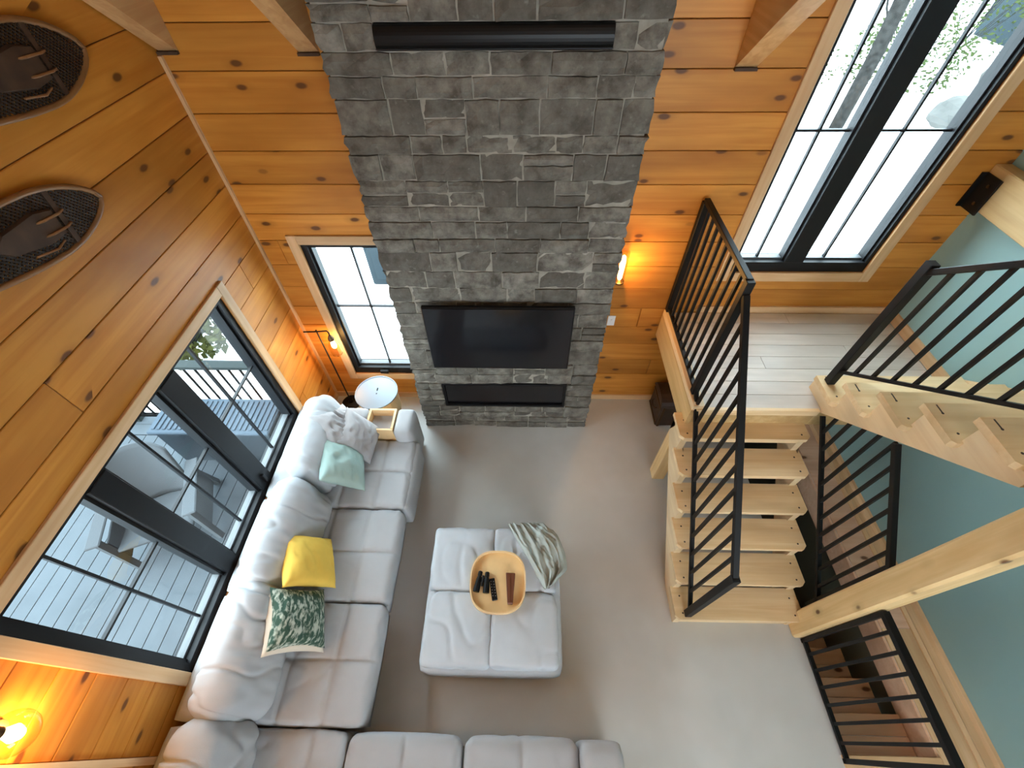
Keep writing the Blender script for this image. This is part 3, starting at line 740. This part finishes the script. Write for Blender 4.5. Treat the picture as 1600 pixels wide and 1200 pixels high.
# back cushions
def rotz_tilt(tilt, rz=0): return Matrix.Rotation(math.radians(rz), 3, 'Z') @ Matrix.Rotation(math.radians(tilt), 3, 'Y')
for k, (yc, ln, rz, hh) in enumerate([(2.02, .80, 3, .50), (1.17, .80, -3, .52), (.42, .76, 2, .50)]):
    S('back_cushion', (-1.80, yc, .665), (.27, ln, hh), r=.11, bulge=(.035, .015, .02), wr=.011, rot=rotz_tilt(-15, rz), n=(22, 90, 34), seed=k + 20, wscale=(2.2, 8, 2.6))
# armrest with open wooden console
S('arm_pad', (-1.12, 2.325, .32), (.18, .30, .56), r=.05, bulge=(.005, .005, .006), wr=.002, n=(8, 12, 12), seed=31)
S('arm_back_pad', (-1.72, 2.40, .33), (.46, .14, .545), r=.03, bulge=(.0, .0, .004), wr=.002, n=(10, 6, 8), seed=32)
bm = B(); X0, X1, Y0, Y1 = -1.48, -1.215, 2.215, 2.46
box(bm, X0, X1, Y0, Y0 + .02, .2, .585); box(bm, X0, X1, Y1 - .02, Y1, .2, .595); box(bm, X0, X0 + .02, Y0 + .02, Y1 - .02, .2, .595); box(bm, X1 - .02, X1, Y0 + .02, Y1 - .02, .2, .595)
obj('console_box', bm, M['lightwood'], sf)
obj('console_tray', bx(X0 + .02, X1 - .02, Y0 + .02, Y1 - .02, .2, .50), M['fabric2'], sf)
# corner unit and second run
S('base', (-1.63, -.50, .15), (1.04, 1.02, .22), r=.02, bulge=(0, 0, 0), wr=.001, n=(4, 4, 2), seed=40)
S('back_frame', (-2.035, -.5, .335), (.24, 1.02, .59), r=.03, bulge=(0, 0, .006), wr=.002, n=(6, 12, 6), seed=41)
S('seat_cushion', (-1.50, -.485, .352), (.80, .97, .19), r=.045, bulge=(.01, .01, .012), seams=[(0, .18)], wr=.007, n=(44, 44, 8), seed=42, sd=.014, sw=.012)
S('back_cushion', (-1.80, -.26, .665), (.27, .60, .50), r=.11, bulge=(.035, .015, .02), wr=.010, rot=rotz_tilt(-15, 2), n=(18, 50, 30), seed=43, wscale=(2.2, 7, 2.6))
for k, (x0, x1) in enumerate([(-1.085, -.36), (-.335, .385)]):
    xc = (x0 + x1) / 2
    S('base', (xc, -.53, .15), (x1 - x0 - .01, .96, .22), r=.02, bulge=(0, 0, 0), wr=.001, n=(4, 4, 2), seed=50 + k)
    S('seat_cushion', (xc, -.50, .35), (x1 - x0, .99, .19), r=.06, bulge=(.008, .012, .014), seams=[(0, 0.0)], wr=.004, n=(44, 40, 8), seed=52 + k, sd=.016, sw=.012)
S('arm_rest', (.52, -.50, .29), (.26, .98, .50), r=.05, bulge=(.006, .006, .006), wr=.002, n=(12, 14, 10), seed=60, seams=[(1, .43)], sd=.01, sw=.01)
bm = B()
for x, y in ((-1.1, 2.4), (-2.05, 2.4), (-1.1, .1), (.6, -.1), (.6, -.9), (-1.2, -.9), (-2.05, -.9)): cyl(bm, (x, y, 0), (x, y, .045), .02, n=10)
obj('feet', bm, M['black'], sf)

# pillows
def pil(name, label, c, u, v, w, h, mat, seed, t=.09, piping=None, **k):
    o = obj(name, pillow_bm(c, u, v, w, h, t, seed, **k), mat, smooth=True); tag(o, label, 'pillow', 'throw pillows on the sofa'); return o
pil('throw_pillow', 'plain yellow square throw pillow leaning on the sofa back', (-1.58, .985, .675), (.13, -.34, 0), (.20, .14, -.34), .40, .43, M['yellow'], 1, t=.10)
pk = pil('throw_pillow', 'green and white knitted throw pillow with cream edge below the yellow one', (-1.535, .605, .675), (.11, -.35, 0), (.22, .13, -.34), .40, .42, M['knit'], 2, t=.09)
pil('throw_pillow', 'mint green square throw pillow in front of the grey ones', (-1.55, 1.80, .675), (.12, -.40, 0), (.22, .22, -.34), .43, .44, M['mint'], 3, t=.10)
pil('throw_pillow', 'crumpled light grey throw pillow standing on its corner behind the mint one', (-1.66, 2.12, .72), (.30, -.34, -.26), (.22, .38, -.34), .45, .45, M['fabric2'], 4, t=.10, wr=.022)
pil('throw_pillow', 'grey throw pillow wedged between the console armrest and other pillows', (-1.50, 2.12, .63), (-.02, -.40, 0), (.24, .05, -.34), .40, .42, M['fabric2'], 5, t=.09, wr=.016)
# cream backing of the knitted pillow
bm = pillow_bm((-1.555, .59, .66), (.11, -.35, 0), (.22, .13, -.34), .425, .445, .07, 2); obj('cream_backing', bm, M['cream'], pk, smooth=True)

# ------------------------------------------------------------------ ottoman, tray, throw
ot = thing('ottoman', (-.21, .865, 0), 'square light grey tufted ottoman in the middle of the floor', 'ottoman')
obj('base', soft((-.205, .855, .165), (1.05, 1.02, .26), r=.05, bulge=(.01, .01, 0), wr=.002, n=(16, 16, 8), seed=5), M['fabric3'], ot, smooth=True)
for k, (xc, yc) in enumerate([(-.455, 1.11), (.037, 1.11), (-.455, .617), (.037, .617)]):
    obj('cushion', soft((xc, yc, .345), (.492, .492, .16), r=.035, bulge=(.004, .004, .016), wr=.008, n=(36, 36, 6), seed=70 + k, wscale=(5, 4, 4)), M['fabric3'], ot, smooth=True)
bm = B()
for x in (-.62, .19):
    for y in (.46, 1.26): cyl(bm, (x, y, 0), (x, y, .045), .022, n=10)
obj('feet', bm, M['black'], ot)

tc_ = Vector((-.165, .925, .447)); tr = thing('serving_tray', tc_, 'rounded wooden serving tray on the grey ottoman', 'tray')
def sup(a, b, n_, e=2.7): return [(a * math.copysign(abs(math.cos(t)) ** (2 / e), math.cos(t)), b * math.copysign(abs(math.sin(t)) ** (2 / e), math.sin(t))) for t in [2 * math.pi * i / n_ for i in range(n_)]]
out = [(tc_.x + x, tc_.y + y) for x, y in sup(.215, .228, 56)]
inn = [(tc_.x + x, tc_.y + y) for x, y in sup(.205, .218, 56)]
obj('tray_bottom', extrude_poly(B(), inn, 2, .440, .452), M['traywood'], tr)
bm = B(); rings = []
for pts, z_ in ((out, .440), (out, .482), (inn, .482), (inn, .4521)): rings.append([bm.verts.new((x, y, z_)) for x, y in pts])
for a, b in zip(rings, rings[1:]):
    for i in range(56): bm.faces.new((a[i], a[(i + 1) % 56], b[(i + 1) % 56], b[i]))
obj('rim', bm, M['lightwood'], tr)
bn = thing('binoculars', (-.285, .90, .452), 'small black binoculars lying on the wooden tray', 'binoculars')
d = Vector((-.10, -1, 0)).normalized(); s = Vector((1, -.10, 0)).normalized()
for o_ in (-.033, .033):
    c0 = Vector((-.275, .99, .478)) + s * o_ * .8; c1 = c0 + d * .15 + s * o_ * .35
    obj('barrel', lathe(B(), c0, [(.013, 0), (.017, .005), (.017, .03), (.014, .035), (.020, .06), (.0215, .10), (.0245, .125), (.0245, .15), (.021, .152)], 18, axis=(c1 - c0)), M['tvbody'], bn, smooth=False)
    obj('lens', lathe(B(), c0 + (c1 - c0).normalized() * .1515, [(.0205, 0), (.015, .002), (.0, .003)], 16, axis=(c1 - c0)), M['screen'], bn)
cc = Vector((-.275, .99, .480)) + d * .06
obj('hinge', cyl(B(), cc - d * .03, cc + d * .045, .009, n=12), M['black'], bn); obj('bridge', bar(B(), cc - s * .03, cc + s * .03, .035, .012), M['black'], bn)
rm = thing('remote_control', (-.195, .865, .452), 'black remote control beside the binoculars on the tray', 'remote')
obj('body', bar(B(), (-.213, .945, .462), (-.182, .79, .462), .042, .019, bev=.004), M['tvbody'], rm)
bm = B()
for i in range(6):
    p = Vector((-.213, .945, .472)).lerp(Vector((-.182, .79, .472)), .15 + i * .13)
    for o_ in (-.010, .010): cyl(bm, p + Vector((o_, 0, -.001)), p + Vector((o_, 0, .0015)), .0042, n=8)
obj('buttons', bm, M['seam'], rm)
bxo = thing('brown_case', (-.06, .88, .452), 'narrow dark brown tapered case on the right of the tray', 'case')
bm = B(); extrude_poly(bm, [(-.105, .985), (-.033, .982), (-.047, .765), (-.088, .765)], 2, .452, .492); bmesh.ops.bevel(bm, geom=bm.edges[:], offset=.004, segments=1, affect='EDGES')
obj('body', bm, M['brown'], bxo)
bm = B(); extrude_poly(bm, [(-.095, .975), (-.07, .975), (-.068, .78), (-.083, .78)], 2, .4915, .496); obj('raised_lid', bm, M['brown'], bxo)

def throw_bm():
    bm = B(); nu, nv = 44, 60
    A, Bc, C, D = Vector((-.10, 1.37, 0)), Vector((.17, 1.385, 0)), Vector((.385, 1.00, 0)), Vector((.20, .87, 0))
    g = []
    for j in range(nv + 1):
        v = j / nv; row = []
        # left edge A->D, right edge bulging out via Bc->C
        Lp = A.lerp(D, v); Rr = Bc.lerp(C, v) + Vector((.075, .03, 0)) * math.sin(math.pi * min(1, v * 1.0)) 
        if v > .86: Rr = Rr.lerp(D, ((v - .86) / .14) ** 1.5 * .75)
        for i in range(nu + 1):
            u = i / nu; p = Lp.lerp(Rr, u)
            ang = u * 6.0 + v * 1.3
            f = noise.noise(Vector((u * 7.5 + v * 1.5, v * 1.8, 1.3))); f2 = noise.noise(Vector((u * 17 - v * 5, v * 4, 8.3))); 
            band = math.exp(-((v - .42 + .55 * (u - .35)) / .055) ** 2) * (u > .22) * min(1, (u - .22) * 6)
            h = .445 + .028 + .040 * (1 - abs(f) * 2.4) + .016 * (1 - abs(f2) * 2) + .035 * band + .035 * math.sin(math.pi * u) * math.sin(math.pi * v)
            if u < .16: h -= .03 * (1 - u / .16)
            h = max(h, .443)
            if p.x > .30: h -= (p.x - .30) * 2.0
            if p.y > 1.375: h -= (p.y - 1.375) * 2.2
            row.append(bm.verts.new((p.x + .006 * f2, p.y + .006 * f, h)))
        g.append(row)
    for j in range(nv):
        for i in range(nu): bm.faces.new((g[j][i], g[j][i + 1], g[j + 1][i + 1], g[j + 1][i]))
    return bm
th = obj('throw_blanket', throw_bm(), M['throw'], smooth=True); tag(th, 'crumpled grey-green throw blanket over the far right corner of the ottoman', 'blanket')
sm = th.modifiers.new('solid', 'SOLIDIFY'); sm.thickness = .006; sm.offset = 1

# ------------------------------------------------------------------ small furniture
st = thing('side_table', (-1.485, 2.70, 0), 'round side table with pale blue top between sofa and small window', 'table')
obj('table_top', lathe(B(), (-1.485, 2.70, .535), [(.20, 0), (.216, .003), (.216, .018), (.207, .018), (.205, .012), (0, .012)], 48), M['bluewhite'], st, smooth=False)
obj('drum', lathe(B(), (-1.485, 2.70, .04), [(.15, 0), (.20, .25), (.205, .494)], 40), M['lightwood'], st)
bm = B()
for i in range(20):
    a = 2 * math.pi * i / 20; bar(bm, (-1.485 + .158 * math.cos(a), 2.70 + .158 * math.sin(a), .045), (-1.485 + .209 * math.cos(a), 2.70 + .209 * math.sin(a), .53), .018, .006, up=(math.cos(a), math.sin(a), 0))
obj('drum_staves', bm, M['traywood'], st)
obj('foot_ring', cyl(B(), (-1.485, 2.70, 0), (-1.485, 2.70, .042), .152, n=32), M['black'], st)
bm = B(); box(bm, -1.488, -1.476, 2.72, 2.755, .546, .551); box(bm, -1.486, -1.474, 2.675, 2.69, .546, .5475)
obj('top_handle', bm, M['black'], st)

lp = thing('floor_lamp', (-1.97, 2.965, 0), 'slim black floor lamp with glass shade in the wall corner', 'lamp')
PX, PY = -1.97, 2.965
obj('base', lathe(B(), (PX, PY, 0), [(.105, 0), (.105, .02), (.03, .035), (.02, .06)], 28), M['black'], lp)
obj('pole', cyl(B(), (PX, PY, .03), (PX, PY, 1.16), .0075, n=10), M['black'], lp)
obj('arm', tube(B(), [(PX - .13, PY, 1.135), (PX, PY, 1.14), (PX + .10, PY, 1.15), (PX + .12, PY - .015, 1.14), (PX + .12, PY - .02, 1.10)], .0075), M['black'], lp)
sc = Vector((PX + .12, PY - .02, 1.10))
obj('socket', lathe(B(), sc - Vector((0, 0, .05)), [(.028, 0), (.030, .02), (.018, .05), (.010, .06)], 18), M['brass'], lp)
obj('glass_shade', lathe(B(), sc - Vector((0, 0, .235)), [(.052, 0), (.058, .03), (.055, .11), (.036, .17), (.029, .195)], 24), M['lampglass'], lp, smooth=True)
obj('bulb', lathe(B(), sc - Vector((0, 0, .16)), [(0, 0), (.018, .008), (.026, .035), (.022, .07), (.012, .10), (.011, .11)], 16), M['bulb2'], lp, smooth=True)
point('floor_lamp_light', sc - Vector((0, 0, .185)), 7, WARM, .015)

def sconce(loc, wall, label, power, s=1.0, up=False, R=.07):
    """wall lamp: plate, arm, glass globe or cylinder shade"""
    t = thing('wall_sconce', loc, label, 'sconce'); p = Vector(loc)
    n_ = Vector((0, -1, 0)) if wall == 'front' else Vector((1, 0, 0))
    obj('back_plate', cyl(B(), p, p + n_ * .02, .045, n=20), M['brass'], t)
    q = p + n_ * (.09 if not up else .075)
    obj('arm', tube(B(), [p + n_ * .015, q + Vector((0, 0, 0)), q + Vector((0, 0, .02 if up else -.01))], .009), M['brass'], t)
    if up:
        obj('socket', lathe(B(), q + Vector((0, 0, -.01)), [(.02, 0), (.045, .02), (.045, .035), (.02, .05)], 18), M['brass'], t)
        obj('glass_shade', lathe(B(), q + Vector((0, 0, .03)), [(.040, 0), (.042, .26), (.040, .28)], 24), M['lampglass'], t, smooth=True)
        obj('bulb', lathe(B(), q + Vector((0, 0, .03)), [(.010, 0), (.02, .03), (.024, .18), (.018, .23), (0, .25)], 16), M['bulb'], t, smooth=True)
        L = q + n_ * .06 + Vector((0, 0, .16))
    else:
        obj('socket', lathe(B(), q + Vector((0, 0, .055)), [(.012, 0), (.022, .005), (.024, .05), (.01, .06)], 18), M['brass'], t)
        pr = [(R * math.sin(a) * s, -R * math.cos(a) * s) for a in [math.pi * i / 14 for i in range(13)]]
        obj('glass_shade', lathe(B(), q, [(max(.001, a), b) for a, b in pr], 26), M['lampglass'], t, smooth=True)
        obj('bulb', lathe(B(), q + Vector((0, 0, -.04)), [(0, 0), (.022, .006), (.034, .035), (.022, .07), (.013, .095)], 18), M['bulb2'], t, smooth=True)
        L = q + Vector((0, 0, -.066))
    point('wall_sconce_light', L, power, WARM, .015)
    return t
sconce((.815, YF, 1.70), 'front', 'lit glass wall sconce just right of the stone chimney', 14, up=True)
sconce((XL, -.035, 1.735), 'left', 'lit globe wall sconce on the left wall nearest the camera', 14, R=.085)
# switch and outlet
sw = thing('light_switch', (.845, YF, 1.2), 'white switch plate on pine wall beside the chimney', 'switch')
obj('plate', bx(.81, .88, YF - .008, YF - .0005, 1.15, 1.27, bev=.002), M['white'], sw); obj('toggle', bx(.838, .852, YF - .014, YF - .008, 1.195, 1.225), M['white'], sw)
ou = thing('wall_outlet', (XL, 2.80, .25), 'white outlet with a dark plug on the left wall by the lamp', 'outlet')
obj('plate', bx(XL + .0005, XL + .008, 2.765, 2.835, .19, .31, bev=.002), M['white'], ou); obj('plug', bx(XL + .008, XL + .035, 2.785, 2.815, .215, .245), M['black'], ou)
obj('cord', tube(B(), [(XL + .03, 2.80, .23), (XL + .05, 2.84, .12), (XL + .06, 2.9, .02), (XL + .12, 2.95, .012)], .004, 6), M['black'], ou)

tk = thing('storage_chest', (1.72, 2.85, 0), 'dark brown storage chest on the floor under the landing', 'chest')
bm = bx(1.475, 2.0, 2.70, 3.03, .0, .33, bev=.012); obj('body', bm, M['trunk'], tk)
pts = [(2.695, .33)] + [(2.865 - .17 * math.cos(a), .33 + .10 * math.sin(a)) for a in [math.pi * i / 10 for i in range(11)]][0:] + [(3.035, .33)]
obj('lid', extrude_poly(B(), pts[1:-1], 0, 1.465, 2.01), M['trunk'], tk)
bm = B()
for x in (1.49, 1.73, 1.965): box(bm, x, x + .025, 2.690, 2.70, .01, .33)
for z_ in (.03, .28): box(bm, 1.468, 1.475, 2.71, 3.02, z_, z_ + .025)
obj('metal_bands', bm, M['brass'], tk); obj('handle', tube(B(), [(1.472, 2.80, .20), (1.45, 2.81, .19), (1.448, 2.865, .165), (1.45, 2.92, .19), (1.472, 2.93, .20)], .008), M['hide'], tk)

# ------------------------------------------------------------------ snowshoes on the left wall
def snowshoe(tip, ang, L, W, label, seed):
    t = thing('snowshoe', (XL, tip[0], tip[1]), label, 'snowshoe', None)
    ca, sa = math.cos(ang), math.sin(ang)
    def P(s, v, d):   # s along the shoe from the tip (0) to the tail (L), v across
        return Vector((XL + d, tip[0] - s * ca - v * sa, tip[1] + s * sa * -1 + v * ca))
    def half(s):
        k = s / L
        return W / 2 * (math.sin(min(1, k / .34) * math.pi / 2) ** .62 if k < .34 else math.cos((k - .34) / .66 * math.pi / 2) ** .55 if k < .985 else .08)
    ss = [L * (i / 30) ** 1.15 for i in range(31)]
    up_ = [P(s, half(s) if s > 0 else 0, .035) for s in ss]; dn_ = [P(s, -half(s), .035) for s in ss[1:-1]][::-1]
    loop = up_ + dn_
    obj('rim', tube(B(), loop + [loop[0], loop[1]], .013, 8), M['bent'], t, smooth=True)
    for s in (L * .24, L * .66): obj('crossbar', bar(B(), P(s, -half(s) * .98, .036), P(s, half(s) * .98, .036), .026, .012, up=(1, 0, 0)), M['hide'], t)
    bm = B(); r_ = random.Random(seed)
    for dirn in (1, -1):
        k = -.4
        while k < L + .4:
            pts = []
            for q in range(24):
                v = -W / 2 + W * q / 23; s = k + dirn * v * 1.1
                if 0.01 < s < L - .01 and abs(v) < half(s) * .97: pts.append((s, v))
            if len(pts) > 1: bar(bm, P(pts[0][0], pts[0][1], .034 + .003 * dirn), P(pts[-1][0], pts[-1][1], .034 + .003 * dirn), .0075, .003, up=(1, 0, 0))
            k += .021
    for i in range(3, 48):
        s = L * i / 50; h = half(s) * .97
        if h > .01: bar(bm, P(s, -h, .030), P(s, h, .030), .006, .003, up=(1, 0, 0))
    obj('lacing', bm, M['lace'], t)['kind'] = 'stuff'
    # leather binding over the toe hole
    bm = B()
    pts2 = [(L * .28, -W * .22), (L * .28, W * .20), (L * .36, W * .26), (L * .52, W * .17), (L * .58, 0), (L * .52, -W * .18), (L * .36, -W * .27)]
    a = [bm.verts.new(P(s, v, .040)) for s, v in pts2]; b = [bm.verts.new(P(s, v * .9, .058)) for s, v in pts2]
    for i in range(len(a)): bm.faces.new((a[i], a[(i + 1) % len(a)], b[(i + 1) % len(a)], b[i]))
    bm.faces.new(a); bm.faces.new(b)
    obj('foot_binding', bm, M['hide'], t)
    for v0 in (-.12, .10):
        obj('strap', tube(B(), [P(L * .22, W * v0, .045), P(L * .26, W * v0, .062), P(L * .34, W * v0, .064), P(L * .38, W * v0, .05)], .006, 6), M['bent'], t)
    obj('hanging_strap', tube(B(), [P(L * .30, -W * .30, .045), P(L * .36, -W * .34, .06), P(L * .46, -W * .30, .055)], .005, 6), M['bent'], t)
    return t
snowshoe((2.53, 3.44), math.radians(-3), 1.05, .30, 'dark laced snowshoe hung horizontally, upper one at the top left corner', 1)
snowshoe((2.06, 2.94), math.radians(-7), 1.05, .27, 'dark laced snowshoe hung horizontally, lower one above the wide window', 2)

# ------------------------------------------------------------------ outdoors
struct('ground', bx(-40, 60, YF + .25, 70, -.8, -.62), M['snow'], 'pale ground outside beyond the front windows', 'ground')
struct('ground_side', bx(-40, XL - .3, -20, YF + .25, -.8, -.62), M['snow'], 'pale ground beside the deck', 'ground')
dk = struct('deck', bx(-5.9, XL - .22, -1.6, 2.85, -.30, -.13), M['deckgap'], 'grey wooden deck outside the wide left window', 'deck')
x = XL - .23
while x > -5.7:
    obj('deck_board', bx(x - .136, x, -1.6, 2.55, -.13, -.10, bev=.002), M['deck'], dk); x -= .142
for y0 in (2.56, 2.70): obj('deck_board', bx(-5.9, XL - .23, y0, y0 + .136, -.13, -.10, bev=.002), M['deck'], dk)
dr = thing('deck_railing', (-4, 2.8, -.1), 'grey deck railing with dark vertical bars outside the left window', 'railing')
obj('top_rail', bx(-5.9, XL - .25, 2.72, 2.82, .84, .88, bev=.004), M['railg'], dr); obj('bottom_rail', bx(-5.9, XL - .25, 2.75, 2.79, -.02, .01), M['railb'], dr)
x = -5.8
while x < XL - .3: obj('bar', bar(B(), (x, 2.77, .0), (x, 2.77, .84), .016, .016), M['railb'], dr); x += .115
for x in (-5.85, -4.45): obj('post', bx(x - .045, x + .045, 2.73, 2.81, -.1, .84), M['railg'], dr)
db = thing('storage_bench', (-3.06, 2.42, -.1), 'blue-grey outdoor storage box with ridged lid on the deck', 'storage box')
obj('box_body', bx(-3.63, -2.48, 2.24, 2.62, -.098, .45, bev=.01), M['bench'], db); obj('lid', bx(-3.66, -2.45, 2.21, 2.64, .45, .49, bev=.01), M['benchlid'], db)
for i in range(22): obj('lid_rib', bx(-3.62 + i * .0535, -3.62 + i * .0535 + .03, 2.25, 2.60, .49, .502, bev=.003), M['benchlid'], db)
def deck_chair(loc, rz, label):
    t = thing('deck_chair', loc, label, 'chair'); Rm = Matrix.Rotation(rz, 3, 'Z'); L0 = Vector(loc)
    def G(x, y, z): return L0 + Rm @ Vector((x, y, z))
    # curved shell back
    bm = B(); g = []
    for j in range(13):
        v = j / 12; row = []
        for i in range(15):
            u = -1 + 2 * i / 14
            wv = .30 * (1 - .10 * v) ; top = 1 - .12 * abs(u) ** 3
            row.append(bm.verts.new(G(u * wv, .20 + .22 * v * top - .10 * u * u, .30 + .55 * v * top)))
        g.append(row)
    for j in range(12):
        for i in range(14): bm.faces.new((g[j][i], g[j][i + 1], g[j + 1][i + 1], g[j + 1][i]))
    o = obj('shell_back', bm, M['chair'], t, smooth=True); m_ = o.modifiers.new('s', 'SOLIDIFY'); m_.thickness = .025
    bm = B(); g = []
    for j in range(9):
        v = j / 8; row = []
        for i in range(9):
            u = -1 + 2 * i / 8; row.append(bm.verts.new(G(u * .29, .22 - .52 * v, .30 + .06 * v - .03 * math.sin(v * math.pi) + .02 * u * u)))
        g.append(row)
    for j in range(8):
        for i in range(8): bm.faces.new((g[j][i], g[j][i + 1], g[j + 1][i + 1], g[j + 1][i]))
    o = obj('seat', bm, M['chair'], t, smooth=True); m_ = o.modifiers.new('s', 'SOLIDIFY'); m_.thickness = .025
    for s_ in (-1, 1):
        obj('armrest', bar(B(), G(s_ * .36, -.32, .56), G(s_ * .34, .30, .52), .11, .025, bev=.008), M['chair'], t)
        obj('side_panel', bar(B(), G(s_ * .33, -.25, .30), G(s_ * .33, .26, .28), .02, .30, bev=.004), M['chair'], t)
        obj('leg', bar(B(), G(s_ * .345, -.29, .0), G(s_ * .345, -.27, .55), .045, .05), M['chair'], t)
        obj('leg', bar(B(), G(s_ * .31, .34, .0), G(s_ * .32, .20, .50), .045, .05), M['chair'], t)
deck_chair((-3.30, 1.55, -.098), math.radians(25), 'pale grey moulded deck chair outside the left window')

def blob_rock(name, c, r, label, seed, group=None):
    bm = B(); bmesh.ops.create_icosphere(bm, subdivisions=3, radius=1)
    for v in bm.verts:
        n_ = noise.noise(v.co * 1.4 + Vector((seed, 0, 0))); v.co = Vector((v.co.x * r[0], v.co.y * r[1], v.co.z * r[2])) * (1 + .35 * n_) + Vector(c)
    o = obj(name, bm, M['rock'], smooth=False); tag(o, label, 'rock', group)
def shrub(c, r, label, mat, seed, nleaf=900):
    t = thing('shrub', (c[0], c[1], -.62), label, 'shrub', 'shrubs outside'); r_ = random.Random(seed)
    bm = B()
    for i in range(14):
        a = r_.uniform(0, 6.28); e = Vector((c[0] + math.cos(a) * r[0] * .8 * r_.random(), c[1] + math.sin(a) * r[1] * .8 * r_.random(), c[2] + r[2] * r_.uniform(.1, .8)))
        b0 = Vector((c[0], c[1], -.62)); mid = b0.lerp(e, .5) + Vector((r_.uniform(-.1, .1),) * 3); tube(bm, [b0, mid, e], .012, 5)
    obj('branches', bm, M['bark'], t)
    bm = B()
    for i in range(nleaf):
        d_ = Vector((r_.gauss(0, 1), r_.gauss(0, 1), r_.gauss(0, 1))).normalized() * r_.uniform(.45, 1) ** .5
        p = Vector((c[0] + d_.x * r[0], c[1] + d_.y * r[1], c[2] + d_.z * r[2])); q = Vector((r_.gauss(0, 1), r_.gauss(0, 1), r_.gauss(0, 1))).normalized(); q2 = q.orthogonal().normalized(); sz = r_.uniform(.03, .07) * (1 + max(r) * .25)
        if p.z < -.6: continue
        bm.faces.new([bm.verts.new(p + q * sz), bm.verts.new(p + q2 * sz * .5), bm.verts.new(p - q * sz), bm.verts.new(p - q2 * sz * .5)])
    obj('foliage', bm, mat, t)['kind'] = 'stuff'
shrub((-4.95, 4.45, -.05), (.95, .8, .62), 'yellow-green shrub beyond the deck railing', M['leafb'], 3, 1800)
blob_rock('boulder', (-3.55, 4.2, -.45), (.42, .42, .40), 'pale boulder beyond the deck railing right of the shrub', 2)
shrub((11.6, 16.2, .0), (1.7, 1.5, 1.3), 'pale green shrub seen through the right pane of the tall window', M['leafa'], 5, 1500)
shrub((15.5, 19.5, .3), (2.2, 2.0, 2.0), 'larger green shrub further back through the tall window', M['leafa'], 6, 1500)
shrub((8.6, 16.5, -.2), (1.2, 1.2, .8), 'low thin shrub left of the tree through the tall window', M['leafa'], 8, 350)
blob_rock('boulder', (14.6, 15.4, -.3), (.9, .9, .7), 'rounded pale boulder among shrubs through the tall window', 5)
blob_rock('boulder', (11.6, 12.9, -.4), (.9, .6, .4), 'low pale boulder nearest the tall window', 9)
tt = thing('tree', (8.2, 12.6, -.62), 'bare tree with thin grey trunk through the tall window', 'tree')
obj('trunk', tube(B(), [(8.2, 12.6, -.7), (8.25, 12.6, 1.0), (8.15, 12.6, 3.0), (8.25, 12.6, 6.0), (8.2, 12.6, 9.0)], .16, 12), M['bark'], tt, smooth=True)
r_ = random.Random(4)
for i in range(14):
    z_ = 1.5 + i * .5; a = r_.uniform(0, 6.28); L_ = r_.uniform(.8, 1.8)
    obj('branch', tube(B(), [(8.2, 12.6, z_), (8.2 + L_ * .5 * math.cos(a), 12.6 + L_ * .5 * math.sin(a), z_ + .25), (8.2 + L_ * math.cos(a), 12.6 + L_ * math.sin(a), z_ + .7)], .025, 5), M['bark'], tt)
# small outbuilding seen through the top right of the tall window, grey cabinet outside the small window
ob = thing('garden_shed', (19.5, 19.5, -.62), 'grey shed with sloping roof far outside the tall window', 'shed')
obj('shed_walls', bx(17.8, 21.5, 19.2, 22.0, -.62, 1.3), M['slate'], ob)
obj('shed_roof', extrude_poly(B(), [(17.6, 1.25), (19.65, 2.2), (21.7, 1.25), (21.7, 1.4), (19.65, 2.36), (17.6, 1.4)], 1, 18.9, 22.3), M['slate'], ob)
obj('shed_door', bx(19.0, 19.9, 19.17, 19.2, -.6, 1.1), M['railg'], ob)
uc = thing('utility_cabinet', (-2.2, 6.5, -.62), 'blue-grey utility cabinet outside the small window', 'cabinet')
obj('cabinet_body', bx(-2.55, -1.75, 5.95, 6.7, -.62, .55, bev=.02), M['slate'], uc); obj('cabinet_door', bx(-2.45, -1.85, 5.93, 5.95, -.5, .45, bev=.01), M['slate'], uc)
obj('cabinet_top', bx(-2.6, -1.7, 5.9, 6.75, .55, .60), M['bluewhite'], uc)
